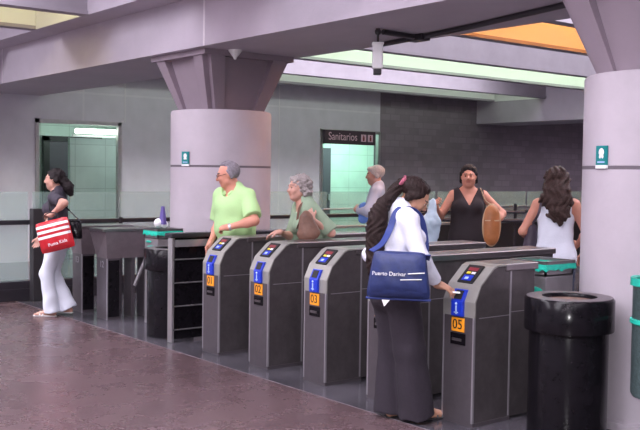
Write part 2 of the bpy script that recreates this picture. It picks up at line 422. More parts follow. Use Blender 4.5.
# ================================================================== TICKET GATES 01-05
def gate(num, loc, length, label, full=True):
    """local frame: right front corner of the pedestal at x=0,y=0; body goes to x=-.27 and towards +y"""
    t = empty('ticket_gate', loc, 0, label, 'ticket gate', 'numbered ticket gates in the front row')
    W = -.27
    # pedestal body with sloping head
    prof = [(.012, .02), (.35, .02), (.35, 1.012), (.215, 1.012), (.175, .998), (.06, .894), (.013, .796), (.012, .70)]
    MB().prism(prof, 'X', W + .006, -.006).build('pedestal', M['body'], t)
    MB().box(W, 0, 0, .36, 0, .025).build('plinth', M['front'], t)
    MB().box(W + .012, -.012, .0, .013, .025, .70).build('front_panel', M['front'], t)
    MB().box(-.012, .0, -.002, .014, .025, .70).box(W, W + .012, -.002, .014, .025, .70).build('edge_strip', M['edge'], t)
    # silver cover, a bent sheet
    o = [(.0, .70), (.0, .80), (.05, .905), (.17, 1.012), (.212, 1.028), (.30, 1.028)]
    i = [(.30, 1.018), (.216, 1.018), (.176, 1.002), (.058, .898), (.012, .796), (.012, .70)]
    MB().prism(o + i, 'X', W - .003, .003).build('cover', M['silver'], t)
    # rear body
    MB().box(W + .012, -.012, .35, length, .02, .985).build('rear_body', M['body'], t)
    MB().box(W - .005, .005, .29, length + .02, .985, 1.030, .006).build('top_rail', M['top'], t)
    MB().box(-.013, -.0025, .343, .357, .03, 1.0).box(-.0065, -.0045, .05, .343, .693, .698).box(-.0125, -.0105, .357, length, .71, .715).build('seam_trim', M['edge'], t)
    MB().box(W + .011, W + .0115, .343, .357, .03, 1.0).build('seam_trim', M['seam'], t)
    # validator (straddles the kink)
    v = MB().box(-.185, -.085, -.022, .004, .70, .80, .006)
    v.prism([(-.022, .79), (.018, .872), (.04, .872), (.004, .79)], 'X', -.185, -.085)
    vo = v.build('validator', M['blue'], t)
    MB().prism([(-.015, .812), (.011, .866), (.02, .862), (-.005, .808)], 'X', -.167, -.103).build('slot', M['ink'], vo)
    MB().box(-.143, -.131, -.0245, -.02, .715, .77).ball((-.137, -.022, .782), .009).box(-.155, -.12, -.0245, -.02, .722, .729).build('figure', M['bluelt'], vo)
    # display on the upper slope
    n = Vector((0, -.107, .120)).normalized(); u = Vector((0, .120, .107)).normalized()
    c = Vector((-.135, .108, .9545)); 
    def slab(x0, x1, u0, u1, h0, h1, m, nm, par):
        lo = [c + Vector((x, 0, 0)) + u * uu + n * h0 for x, uu in ((x0, u0), (x1, u0), (x1, u1), (x0, u1))]
        hi = [c + Vector((x, 0, 0)) + u * uu + n * h1 for x, uu in ((x0, u0), (x1, u0), (x1, u1), (x0, u1))]
        return MB().hull(lo, hi).build(nm, m, par)
    d = slab(-.065, .065, -.07, .085, -.005, .012, M['ink'], 'display', t)
    slab(-.04, .04, -.055, -.008, .011, .0145, M['blue'], 'blue_field', d)
    slab(-.02, .01, -.045, -.025, .014, .016, M['bluelt'], 'arrow', d)
    slab(-.035, -.002, .004, .022, .011, .0145, M['yellow'], 'yellow_field', d)
    slab(.006, .038, .004, .022, .011, .0145, M['white'], 'white_field', d)
    slab(-.04, .04, .032, .06, .011, .0145, M['red'], 'red_field', d)
    # number plate and slot
    p = MB().box(-.19, -.08, -.008, .0, .60, .69, .003).build('number_plate', M['orange'], t)
    text('lettering', num, .088, M['ink'], (-.135, -.0095, .645), (1, 0, 0), (0, -1, 0), p, ext=.001)
    s = MB().box(-.20, -.07, -.006, .0, .515, .59, .003).build('ticket_slot', M['black'], t)
    MB().box(-.18, -.10, -.012, -.005, .54, .556).build('slot_lip', M['body'], s)
    # tripod on the lane side
    h = MB().tube((W + .02, .62, .80), (W - .06, .62, .80), .05).build('tripod_hub', M['black2'], t, True)
    for a in (math.radians(200), math.radians(322), math.radians(80)):
        dv = Vector((-.72, .62 * math.cos(a), .62 * math.sin(a))).normalized()
        if a == math.radians(80): continue
        st = Vector((W - .05, .62, .80)); MB().tube(st, st + dv * .36, .016, seg=10).build('tripod_arm', M['edge'], h, True)
    MB().tube((W - .05, .62, .80), (W - .30, .50, .82), .016).build('tripod_arm', M['edge'], h, True)
    return t
def glabel(d): return 'grey ticket gate with silver head, ' + d
gx = [-6.94, -6.21, -5.48, -4.75, -4.02]
gd = ['numbered 01, farthest left of its row', 'numbered 02, in front of the grey-haired woman', 'numbered 03, left of the woman with the blue bag',
      'mostly hidden behind the woman with the blue bag', 'numbered 05, where a hand reaches the slot']
for k, x in enumerate(gx):
    gate('0%d' % (k + 1), (x, (4.385, 4.395, 4.41, 4.425, 4.44)[k], 0), 1.75 if k < 4 else .60, glabel(gd[k]))

# railing panel left of gate 01 (dark glossy side)
t = empty('lane_barrier', (-7.74, 4.36, 0), 0, 'black glossy barrier with steel posts and thin rails left of gate 01', 'barrier')
MB().box(-.03, .03, .03, 1.7, .03, .99).build('panel', M['black'], t)
for y in (0, .85, 1.7): MB().box(-.04, .04, y - .014, y + .014, 0, 1.0, .004).build('post', M['steel'], t)
MB().box(-.06, .065, -.04, 1.76, .985, 1.03, .01).build('top_rail', M['rail'], t)
for z in (.12, .34, .56, .78): MB().tube((.04, .0, z), (.04, 1.7, z), .007).build('cross_rail', M['dullrail'], t)
MB().box(.03, .055, .02, 1.7, .90, .965).build('upper_rail', M['edge'], t)

M['steel_d'] = mat('dull brown steel', (.20, .165, .18), .4, .5, var=.12, scale=10)
# exit gates 12 and 13
def exit_gate(num, loc, label):
    t = empty('exit_gate', loc, 0, label, 'exit gate', 'exit gates at the left')
    MB().box(-.25, 0, 0, .15, 0, .66).build('pedestal', M['front'], t)
    MB().box(.0, .006, .01, .14, .03, .64).build('side_panel', M['black'], t)
    MB().box(-.008, .008, -.004, .008, 0, .66).build('edge_strip', M['edge'], t)
    MB().hull([(-.25, 0, .66), (0, 0, .66), (0, .50, .66), (-.25, .50, .66)], [(-.31, -.06, .95), (.01, -.02, .95), (.01, .60, .95), (-.31, .60, .95)]).build('housing', M['steel_d'], t)
    MB().box(-.32, .02, -.06, .63, .95, .98, .006).build('top', M['top'], t)
    MB().box(-.2, -.02, .30, .34, 0, .66).build('post', M['front'], t)
    MB().box(-.2, -.02, .46, .50, 0, .66).build('post', M['front'], t)
    MB().tube((-.02, .48, .67), (.12, .26, .36), .02).build('barrier_arm', M['dullrail'], t, True)
    text('lettering', num, .10, M['edge'], (-.125, -.002, .59), (1, 0, 0), (0, -1, 0), t, ext=.001)
    return t
exit_gate('12', (-9.28, 4.45, 0), 'exit gate numbered 12 with a wide grey-brown housing, right of its twin')
exit_gate('13', (-9.92, 4.45, 0), 'dark exit gate just right of the woman in white trousers, numbered 13')

# ================================================================== BINS
M['ring'] = mat('worn grey ring', (.12, .10, .11), .35, var=.3, scale=14)
def black_bin(loc, r, label):
    t = empty('litter_bin', loc, 0, label, 'bin')
    MB().lathe([(0, 0), (r, 0), (r, .63), (r * .99, .64), (r, .65), (r, .66)], seg=56).build('body', M['black'], t, True)
    MB().lathe([(r + .002, .655), (r + .03, .655), (r + .032, .665), (r + .032, .845), (r + .022, .857), (r - .075, .857), (r - .08, .845), (r - .08, .78), (0, .78)], seg=56).build('rim', M['black'], t, True)
    MB().lathe([(r - .072, .858), (r + .02, .8585), (r + .018, .862), (r - .074, .862)], seg=56).build('top_ring', M['ring'], t, True)
    MB().lathe([(0, .828), (r - .079, .836)], seg=40).build('tray', mat('brown tray', (.20, .12, .09), .5, var=.4, scale=20), t)
    return t
black_bin((-3.605, 4.85, 0), .243, 'large gloss black round litter bin in front of the right column')
black_bin((-8.10, 4.56, 0), .23, 'gloss black litter bin before the left column, beside the black lane barrier')

def silver_bin(loc, h, label, hw=.15):
    t = empty('lined_bin', loc, 0, label, 'bin')
    b = MB().box(-hw, hw, -hw, hw, 0, h - .09).build('body', M['steel2'], t)
    MB().box(-hw, hw, -hw, -hw + .015, h - .1, h - .02).box(-hw, hw, hw - .015, hw, h - .1, h - .02).box(-hw, -hw + .015, -hw, hw, h - .1, h - .02).box(hw - .015, hw, -hw, hw, h - .1, h - .02).build('collar', M['steel2'], t)
    m = MB().box(-hw - .012, hw + .012, -hw - .012, -hw + .01, h - .018, h + .004).box(-hw - .012, hw + .012, hw - .01, hw + .012, h - .018, h + .004)
    m.box(-hw - .012, -hw + .01, -hw, hw, h - .018, h + .004).box(hw - .01, hw + .012, -hw, hw, h - .018, h + .004).build('rim', M['top'], t)
    q = MB()
    rng = random.Random(int(abs(loc[0]) * 100))
    n = 40; pts = []
    for i in range(n):
        a = i / n * 4; sd = int(a); f = a - sd
        c = [(-1, -1), (1, -1), (1, 1), (-1, 1), (-1, -1)]
        x = c[sd][0] + (c[sd + 1][0] - c[sd][0]) * f; y = c[sd][1] + (c[sd + 1][1] - c[sd][1]) * f
        pts.append((x, y))
    rings = []
    for (k, z, j) in ((hw - .02, h - .10, 0), (hw - .02, h - .018, 0), (hw + .013, h - .018, 0), (hw + .017, h - .05, .022)):
        rings.append([q.bm.verts.new((x * k, y * k, z - (rng.random() * j if j else 0))) for x, y in pts])
    for A, B in zip(rings, rings[1:]):
        for i in range(n): q.bm.faces.new((A[i], A[(i + 1) % n], B[(i + 1) % n], B[i]))
    q.bm.faces.new(rings[0][::-1])
    q.build('liner', M['turq'], t)
    pt = MB(); pt.ball((.02, -hw - .006, h - .20), .075, 1.5, .18, .38).ball((-.05, -hw - .006, h - .135), .04, 1.5, .25, .3)
    pt.build('liner_knot', M['turq'], t, True)
    return t
M['steel2'] = mat('grey bin steel', (.36, .34, .36), .35, .6, var=.1, scale=6)
silver_bin((-4.20, 5.33, 0), 1.02, 'square grey steel bin with turquoise liner between gate 05 and the right column')
silver_bin((-8.80, 4.86, 0), 1.0, 'square grey steel bin with turquoise liner beside the left column', .14)
# wall-hung round bin on the right column
t = empty('hanging_bin', (-3.03, 4.99, .32), 0, 'round grey bin with turquoise liner fixed to the right column, cut by the photo edge', 'bin')
R_ = .185
MB().lathe([(0, 0), (R_ - .01, 0), (R_, .02), (R_, .66), (R_ + .008, .67), (R_ + .008, .69), (R_ - .02, .69)], seg=44).build('body', mat('perforated grey green metal', (.13, .19, .19), .4, .4, var=.35, scale=60), t, True)
MB().lathe([(R_ - .02, .64), (R_ - .015, .695), (R_ + .014, .70), (R_ + .016, .655)], seg=44).build('liner', M['turq'], t, True)
MB().lathe([(R_ + .002, .46), (R_ + .012, .455), (R_ + .014, .435), (R_ + .002, .425)], seg=44).build('band', M['turq'], t, True)
MB().box(-.22, -.1, .1, .26, .25, .45, .01).build('bracket', M['steel'], t)
# bag left on bin
bb = MB().ball((-8.79, 4.80, 1.062), .055, 1, .9, .9).ball((-8.74, 4.84, 1.05), .04)
o = bb.build('carrier_bag', M['white'], smooth=True); tag(o, 'small white and purple bag left on the steel bin by the left column', 'bag')
MB().hull([(-8.79, 4.80, 1.05), (-8.69, 4.80, 1.05), (-8.69, 4.84, 1.05), (-8.79, 4.84, 1.05)], [(-8.735, 4.80, 1.24), (-8.70, 4.80, 1.24), (-8.70, 4.82, 1.24), (-8.735, 4.82, 1.24)]).build('purple_top', mat('purple cloth', (.12, .09, .32), .6), o)

# ================================================================== PEOPLE (implicit surfaces -> one continuous mesh each)
V3 = lambda *a: np.array(a, dtype=np.float64)
def rotm(rx=0, ry=0, rz=0):
    R = Matrix.Rotation(math.radians(rz), 3, 'Z') @ Matrix.Rotation(math.radians(ry), 3, 'Y') @ Matrix.Rotation(math.radians(rx), 3, 'X')
    return np.array(R)
class Blob:
    def __init__(s): s.p = []
    def rc(s, a, b, ra, rb, k=.02, cut=False, cut0=False, fl=None, off=0., op='add'):
        s.p.append(('rc', np.array(a, float), np.array(b, float), ra + off, rb + off, k, cut, fl, op, cut0)); return s
    def el(s, c, r, R=None, k=.02, off=0., op='add'):
        s.p.append(('el', np.array(c, float), np.array(r, float) + off, np.eye(3) if R is None else np.array(R), k, op)); return s
    def extend(s, prims, off=0.):
        for p in prims:
            if p[0] == 'rc': s.p.append(p[:3] + (p[3] + off, p[4] + off) + p[5:])
            else: s.p.append(p[:2] + (p[2] + off,) + p[3:])
        return s
    def mesh(s, vox, clips=(), noise=None):
        lo = V3(9, 9, 9); hi = -lo
        for p in s.p:
            if p[0] == 'rc':
                r = max(p[3], p[4]); a, b = np.minimum(p[1], p[2]) - r, np.maximum(p[1], p[2]) + r; op = p[8]
            else:
                r = max(p[2]); a, b = p[1] - r, p[1] + r; op = p[5]
            if op == 'add': lo = np.minimum(lo, a); hi = np.maximum(hi, b)
        lo -= vox * 4 + .01; hi += vox * 4 + .01
        n = np.ceil((hi - lo) / vox).astype(int) + 1
        ax = [lo[i] + vox * np.arange(n[i]) for i in range(3)]
        D = np.full(n, .08, np.float32)
        for p in s.p:
            if p[0] == 'rc':
                r = max(p[3], p[4]); a, b = np.minimum(p[1], p[2]) - r, np.maximum(p[1], p[2]) + r; k = p[5]; op = p[8]
            else:
                r = max(p[2]); a, b = p[1] - r, p[1] + r; k = p[4]; op = p[5]
            pad = k + vox * 3 + .012
            i0 = np.maximum(((a - pad - lo) / vox).astype(int), 0); i1 = np.minimum(((b + pad - lo) / vox).astype(int) + 2, n)
            if np.any(i1 <= i0): continue
            sl = tuple(slice(i0[i], i1[i]) for i in range(3))
            X, Y, Z = np.meshgrid(*[ax[i][sl[i]].astype(np.float32) for i in range(3)], indexing='ij', sparse=True)
            if p[0] == 'rc':
                A, B, ra, rb = p[1], p[2], p[3], p[4]; ab = B - A; L2 = max(float(ab @ ab), 1e-9)
                px, py, pz = X - A[0], Y - A[1], Z - A[2]
                t = np.clip((px * ab[0] + py * ab[1] + pz * ab[2]) / L2, 0, 1)
                qx, qy, qz = px - t * ab[0], py - t * ab[1], pz - t * ab[2]
                if p[7] is not None:      # flatten: (axis vector, factor)
                    v, fac = np.array(p[7][0], float), p[7][1]; v = v / np.linalg.norm(v)
                    dt = qx * v[0] + qy * v[1] + qz * v[2]; g = (1 / fac - 1) * dt
                    qx, qy, qz = qx + g * v[0], qy + g * v[1], qz + g * v[2]
                    d = (np.sqrt(qx * qx + qy * qy + qz * qz) - (ra + (rb - ra) * t)) * min(1, fac ** .5)
                else:
                    d = np.sqrt(qx * qx + qy * qy + qz * qz) - (ra + (rb - ra) * t)
                L = math.sqrt(L2)
                if p[6]: d = np.maximum(d, ((X - B[0]) * ab[0] + (Y - B[1]) * ab[1] + (Z - B[2]) * ab[2]) / L)
                if p[9]: d = np.maximum(d, -((X - A[0]) * ab[0] + (Y - A[1]) * ab[1] + (Z - A[2]) * ab[2]) / L)
            else:
                C, rr, R = p[1], p[2], p[3]
                px, py, pz = X - C[0], Y - C[1], Z - C[2]
                q = [px * R[0, j] + py * R[1, j] + pz * R[2, j] for j in range(3)]
                k0 = np.sqrt(sum((q[j] / rr[j]) ** 2 for j in range(3))); k1 = np.sqrt(sum((q[j] / rr[j] ** 2) ** 2 for j in range(3)))
                d = k0 * (k0 - 1) / np.maximum(k1, 1e-6)
            cur = D[sl]
            if op == 'sub': D[sl] = np.maximum(cur, -d)
            else:
                h = np.maximum(k - np.abs(cur - d), 0) / max(k, 1e-6)
                D[sl] = np.minimum(cur, d) - h * h * k * .25
        X, Y, Z = np.meshgrid(*[a.astype(np.float32) for a in ax], indexing='ij', sparse=True)
        if noise is not None: D += noise(X, Y, Z)
        for c in clips: D = np.maximum(D, c(X, Y, Z))
        D[0] = D[-1] = .1; D[:, 0] = D[:, -1] = .1; D[:, :, 0] = D[:, :, -1] = .1
        return nets(D, lo, vox)
def nets(D, lo, vox):
    I = D < 0; n = D.shape; c = tuple(m - 1 for m in n)
    acc = np.zeros(c + (3,), np.float32); cnt = np.zeros(c, np.float32)
    for axis in range(3):
        a = [slice(None)] * 3; b = [slice(None)] * 3; a[axis] = slice(0, -1); b[axis] = slice(1, None)
        Da, Db = D[tuple(a)], D[tuple(b)]; cr = I[tuple(a)] != I[tuple(b)]
        t = np.where(cr, Da / np.where(cr, Da - Db, 1), 0)
        o = [x for x in range(3) if x != axis]
        for u in (0, 1):
            for v in (0, 1):
                s = [slice(None)] * 3; s[o[0]] = slice(u, n[o[0]] - 1 + u); s[o[1]] = slice(v, n[o[1]] - 1 + v)
                m = cr[tuple(s)]; cnt += m
                acc[..., axis] += np.where(m, t[tuple(s)], 0)
                acc[..., o[0]] += m * u; acc[..., o[1]] += m * v
    act = cnt > 0; idx = np.full(c, -1, np.int64); ii = np.argwhere(act); idx[act] = np.arange(len(ii))
    P = lo + vox * (ii + acc[act] / cnt[act][:, None])
    F = []
    for axis in range(3):
        a = [slice(None)] * 3; b = [slice(None)] * 3; a[axis] = slice(0, -1); b[axis] = slice(1, None)
        cr = I[tuple(a)] != I[tuple(b)]; e = np.argwhere(cr); o = [(axis + 1) % 3, (axis + 2) % 3]
        e = e[(e[:, o[0]] > 0) & (e[:, o[1]] > 0) & (e[:, o[0]] < n[o[0]] - 1) & (e[:, o[1]] < n[o[1]] - 1)]
        ins = I[tuple(e.T)]
        def g(du, dv):
            q = e.copy(); q[:, o[0]] += du; q[:, o[1]] += dv; return idx[tuple(q.T)]
        Q = np.stack([g(-1, -1), g(0, -1), g(0, 0), g(-1, 0)], 1)
        Q[~ins] = Q[~ins][:, ::-1]; F.append(Q)
    return P, np.concatenate(F)
def to_obj(name, PF, mats, parent, scale=1., color=None, relax=1):
    P, F = PF
    # light Laplacian relax
    for _ in range(relax):
        s = np.zeros_like(P); c = np.zeros(len(P))
        for i in range(4):
            j = (i + 1) % 4
            np.add.at(s, F[:, i], P[F[:, j]]); np.add.at(c, F[:, i], 1)
            np.add.at(s, F[:, j], P[F[:, i]]); np.add.at(c, F[:, j], 1)
        P = P * .45 + .55 * s / np.maximum(c, 1)[:, None]
    me = bpy.data.meshes.new(name)
    nf = len(F); me.vertices.add(len(P)); me.vertices.foreach_set('co', (P * scale).astype(np.float32).ravel())
    me.loops.add(nf * 4); me.loops.foreach_set('vertex_index', F.astype(np.int32).ravel())
    me.polygons.add(nf); me.polygons.foreach_set('loop_start', np.arange(0, nf * 4, 4, dtype=np.int32))
    try: me.polygons.foreach_set('loop_total', np.full(nf, 4, dtype=np.int32))
    except Exception: pass
    me.polygons.foreach_set('use_smooth', np.ones(nf, bool))
    mats = mats if isinstance(mats, (list, tuple)) else [mats]
    for m in mats: me.materials.append(m)
    if color is not None:
        cen = P[F].mean(1); me.polygons.foreach_set('material_index', color(cen).astype(np.int32))
    me.update(calc_edges=True); me.validate()
    o = bpy.data.objects.new(name, me); COL.objects.link(o); o.parent = parent
    return o
def wav(amp, f):
    return lambda X, Y, Z: amp * np.sin(f * X + 1.7 * np.sin(f * .6 * Y + f * .35 * Z)) * np.sin(f * .8 * Y + 1.3 * np.sin(f * .5 * Z)) 
def folds(amp, f, zf=6.):
    return lambda X, Y, Z: amp * np.sin(f * np.arctan2(Y, X + 1e-4) + 1.2 * np.sin(zf * Z)) * (.6 + .4 * np.sin(zf * 2.3 * Z + 3 * X))

SKIN = {}
def skin(nm, c):
    m = mat('skin ' + nm, c, .5, var=.05, scale=20, spec=.4)
    m.node_tree.nodes['Principled BSDF'].inputs['Subsurface Weight'].default_value = .12
    m.node_tree.nodes['Principled BSDF'].inputs['Subsurface Radius'].default_value = (.02, .008, .004)
    m.node_tree.nodes['Principled BSDF'].inputs['Subsurface Scale'].default_value = .3
    lip = mat('lips ' + nm, (c[0] * .78, c[1] * .58, c[2] * .58), .45)
    return [m, lip, M['eyewhite'], M['iris'], M['brow']]
M['eyewhite'] = mat('eye white', (.75, .73, .72), .3); M['iris'] = mat('eye iris', (.03, .02, .015), .2); M['brow'] = mat('brow', (.09, .06, .05), .8)

def ik(a, t, l1, l2, pole):
    a, t, pole = map(lambda v: np.array(v, float), (a, t, pole)); d = t - a; L = np.linalg.norm(d)
    L2 = min(L, (l1 + l2) * .999); d = d / L; t = a + d * L2
    x = (l1 * l1 - l2 * l2 + L2 * L2) / (2 * L2); h = math.sqrt(max(l1 * l1 - x * x, 0))
    p = pole - d * (pole @ d); p = p / (np.linalg.norm(p) + 1e-9)
    return a + d * x + p * h, t

def faceopen(b, p, y=.07, z=-.06):
    b.el(p.H(0, y, z), V3(.13, .085, .088), p.Rhd, op='sub'); return b
class Person:
    def __init__(s, label, loc, face, height=1.65, female=True, lean=0, bend=0, twist=0, head=(0, 0, 0), hips=0., build=1., hoff=(0, 0, 0), z0=0.,
                 ankles=None, knee_pole=(0, 1, 0), footdir=(0, 0), hand_off=None):
        s.sc = height / 1.65; fx, fy = math.cos(math.radians(face)), math.sin(math.radians(face))
        s.f = V3(fx, fy, 0); s.r = V3(fy, -fx, 0); s.loc = V3(loc[0], loc[1], z0)
        s.e = empty('person', (loc[0], loc[1], z0), math.radians(face - 90), label, 'person')
        s.g = {}; b = build
        pel = V3(0, hips, .90); s.pel = pel
        Rt = rotm(-lean, bend, twist); Rh = rotm(-lean * .5, bend * .5, twist * .5); s.Rt = Rt
        T = lambda x, y, z: pel + Rt @ (V3(x, y, z) - V3(0, 0, .90))
        Tm = lambda x, y, z: pel + Rh @ (V3(x, y, z) - V3(0, 0, .90))
        s.T = T
        sw = .150 if female else .175; hw = .10 if female else .09
        to = Blob()
        to.el(pel + V3(0, 0, .01), V3(.155 * b, .105 * b, .11), k=.05)
        to.el(pel + V3(-.075, -.045 * b, -.035), V3(.085 * b, .09 * b, .095), k=.05); to.el(pel + V3(.075, -.045 * b, -.035), V3(.085 * b, .09 * b, .095), k=.05)
        to.el(Tm(0, .0, 1.06), V3((.125 if female else .15) * b, .095 * b, .13), Rh, k=.06)
        to.el(T(0, .0, 1.22), V3((.148 if female else .17) * b, .105 * b, .15), Rt, k=.06)
        to.rc(T(-sw, -.01, 1.345), T(sw, -.01, 1.345), .052, .052, k=.06)
        to.rc(T(-.085, -.02, 1.365), T(0, -.015, 1.41), .045, .055, k=.05).rc(T(.085, -.02, 1.365), T(0, -.015, 1.41), .045, .055, k=.05)
        if female:
            for q in (-1, 1): to.el(T(q * .068, .085 * b, 1.225), V3(.06 * b, .055 * b, .058 * b), Rt, k=.03)
        if not female and b > 1.05: to.el(Tm(0, .05, 1.06), V3(.14 * b, .10 * b, .13), Rh, k=.06)
        s.g['torso'] = to.p
        nb = T(0, -.012, 1.39); s.nb = nb
        Rhd = np.array(Rt) @ rotm(0, 0, 0) if False else rotm(-head[0], head[2], head[1]); s.Rhd = Rhd
        skull_base = nb + np.array(Rt) @ V3(0, .012, .075) + V3(*hoff); s.hc = skull_base + Rhd @ V3(0, .012, .085)
        H = lambda x, y, z: s.hc + Rhd @ V3(x, y, z); s.H = H
        nk = Blob().rc(nb, skull_base, .055 if female else .062, .05 if female else .06, k=.03)
        s.g['neck'] = nk.p
        hd = Blob()
        hd.el(H(0, -.018, .03), V3(.074, .093, .085), Rhd, k=.03)
        hd.el(H(0, .028, -.02), V3(.062, .066, .082), Rhd, k=.03)
        hd.el(H(0, .050, -.082), V3(.034, .034, .026), Rhd, k=.03)          # chin
        hd.rc(H(-.04, .018, -.06), H(0, .055, -.085), .03, .024, k=.025).rc(H(.04, .018, -.06), H(0, .055, -.085), .03, .024, k=.025)
        hd.rc(H(0, .088, .012), H(0, .108, -.022), .009, .0145, k=.012)      # nose
        hd.el(H(-.011, .1, -.026), V3(.009, .012, .008), Rhd, k=.008).el(H(.011, .1, -.026), V3(.009, .012, .008), Rhd, k=.008)
        hd.rc(H(-.032, .082, .026), H(.032, .082, .026), .011, .011, k=.018)  # brow ridge
        hd.el(H(-.03, .087, .006), V3(.017, .012, .011), Rhd, k=.01, op='sub').el(H(.03, .087, .006), V3(.017, .012, .011), Rhd, k=.01, op='sub')
        hd.el(H(-.03, .0745, .006), V3(.0135, .0135, .0115), Rhd, k=.003).el(H(.03, .0745, .006), V3(.0135, .0135, .0115), Rhd, k=.003)
        hd.rc(H(-.016, .09, -.05), H(.016, .09, -.05), .0075, .0075, k=.006).rc(H(-.013, .088, -.059), H(.013, .088, -.059), .0075, .0075, k=.006)
        hd.el(H(-.036, .07, -.028), V3(.022, .02, .022), Rhd, k=.02).el(H(.036, .07, -.028), V3(.022, .02, .022), Rhd, k=.02)
        for q in (-1, 1): hd.el(H(q * .076, -.002, -.008), V3(.011, .019, .032), Rhd @ rotm(0, q * 8, q * 15), k=.008)
        s.g['head'] = hd.p
        s.sh = {'R': T(sw + .012, -.01, 1.34), 'L': T(-sw - .012, -.01, 1.34)}
        s.female = female; s.b = b
        # legs
        an = ankles or {'R': (.10, -.02, .075), 'L': (-.10, -.02, .075)}
        s.leg = {}
        lg = Blob()
        for sd, q in (('R', 1), ('L', -1)):
            hp = pel + V3(q * .085, 0, -.04); kn, a_ = ik(hp, V3(*an[sd]), .40, .405, knee_pole)
            s.leg[sd] = (hp, kn, a_)
            lg.rc(hp, kn, .085 * b, .055, k=.04).rc(kn, a_, .052, .037, k=.03).el(kn + (a_ - kn) * .3 + V3(0, -.015, 0), V3(.05, .05, .1), k=.03)
            fd = math.radians(footdir[0 if sd == 'R' else 1]); fv = V3(math.sin(fd), math.cos(fd), 0); tip = a_ + fv * .14; tip[2] = max(a_[2] - .05, .022)
            heel = a_ - fv * .035; heel[2] = a_[2] - .045
            if sd in s.__dict__.get('toe_down', ()): pass
            lg.rc(a_ + V3(0, 0, -.01), tip, .034, .022, k=.02, fl=((0, 0, 1), .9)).rc(heel, tip, .028, .02, k=.02)
            for m in range(5): 
                w_ = (m - 2) * .014; sdv = V3(fv[1], -fv[0], 0); lg.rc(tip + sdv * w_, tip + sdv * w_ * 1.25 + fv * (.045 - .006 * abs(m - (1 if sd == 'L' else 3))), .011, .009, k=.006)
            s.leg[sd] += (fv, heel, tip)
        s.g['legs'] = lg.p
    def L(s, w):       # world -> local unscaled
        d = (V3(*w) - s.loc) / s.sc; return V3(d @ s.r, d @ s.f, d[2])
    def arm(s, sd, target, pole=(0, -1, -.4), world=False, hdir=None, pn=None, curl=25, thick=1.):
        t = s.L(target) if world else V3(*target); sh = s.sh[sd]; q = 1 if sd == 'R' else -1
        el, wr = ik(sh, t, .275, .245, V3(*pole))
        up_ = Blob().rc(sh, el, .047 * thick, .038 * thick, k=.035); fo = Blob().rc(el, wr, .038 * thick, .025, k=.025).el(el + (wr - el) * .28, V3(1, 1, 1) * .040 * thick, k=.03)
        s.g['up' + sd] = up_.p; s.g['fo' + sd] = fo.p; s.__dict__['a' + sd] = (sh, el, wr)
        d = (wr - el) / np.linalg.norm(wr - el) if hdir is None else V3(*hdir) / np.linalg.norm(hdir)
        n = V3(*(pn if pn is not None else (-q, 0, 0))); n = n - d * (n @ d); n /= np.linalg.norm(n)
        th = np.cross(d, n) * q
        h = Blob(); pc = wr + d * .045
        Rm = np.stack([th, n, d], 1)
        h.el(pc, V3(.038, .016, .05), Rm, k=.02).rc(wr - d * .01, wr + d * .03, .024, .024, k=.02)
        for i, ln in enumerate((.070, .078, .073, .056)):
            off = th * (.028 - .0185 * i); kb = wr + d * (.084 - .004 * abs(i - 1)) + off
            a1 = math.radians(curl + 4 * i); a2 = math.radians(curl * 2.1 + 6 * i)
            d1 = d * math.cos(a1) + n * math.sin(a1) + th * (.10 - .07 * i); d1 /= np.linalg.norm(d1)
            d2 = d * math.cos(a2) + n * math.sin(a2) + th * (.05 - .04 * i); d2 /= np.linalg.norm(d2)
            m_ = kb + d1 * ln * .52
            h.rc(kb - d * .02, m_, .0095, .0085, k=.004).rc(m_, m_ + d2 * ln * .48, .0085, .0068, k=.004)
        tb = wr + d * .025 + th * .026; t1 = tb + (d * .62 + th * .62 + n * .35) * .042; t2 = t1 + (d * .85 + th * .15 + n * (.25 + curl / 90)) * .032
        h.rc(tb, t1, .0125, .0105, k=.012).rc(t1, t2, .0105, .008, k=.004)
        s.g['hand' + sd] = h.p; s.__dict__['h' + sd] = wr + d * .075 + n * .02; s.__dict__['hd' + sd] = d
        return s
    def body(s, vox, sk, brow=True, legs=True, skip=()):
        fine = vox < .008
        b = Blob()
        for k in ('torso', 'neck', 'upR', 'upL', 'foR', 'foL', 'legs'):
            if k in s.g and k not in skip and (legs or k != 'legs'): b.extend(s.g[k])
        for k in ('head', 'handR', 'handL'):
            if k in s.g: b.extend(s.g[k])
        hc, R = s.hc, s.Rhd
        def col(c):
            q = (c - hc) @ R; m = np.zeros(len(c), int)
            ax = np.abs(q[:, 0])
            m[(np.abs(q[:, 2] + .054) < .0105) & (ax < .022) & (q[:, 1] > .082) & (np.linalg.norm(q, axis=1) < .2)] = 1
            e = np.sqrt((ax - .03) ** 2 + ((q[:, 2] - .006) * 1.35) ** 2)
            if fine: m[(e < .0120) & (q[:, 1] > .07) & (q[:, 1] < .13)] = 2
            m[(e < (.0072 if fine else .0085)) & (q[:, 1] > .07) & (q[:, 1] < .13)] = 3
            if brow: m[(ax > .014) & (ax < .047) & (np.abs(q[:, 2] - .029 + (ax - .03) * .12) < .0048) & (q[:, 1] > .065) & (q[:, 1] < .13)] = 4
            return m
        return to_obj('body', b.mesh(vox), sk, s.e, s.sc, col)
    def cloth(s, name, groups, off, vox, m, clips=(), noise=None, extra=None, label=None):
        b = Blob()
        for gname in groups: b.extend(s.g[gname], off)
        if extra: extra(b)
        o = to_obj(name, b.mesh(vox, clips, noise), m, s.e, s.sc)
        if label: o['label'] = label
        return o
    def piece(s, name, b, vox, m, clips=(), noise=None, label=None, relax=1):
        o = to_obj(name, b.mesh(vox, clips, noise), m, s.e, s.sc, relax=relax)
        if label: o['label'] = label
        return o
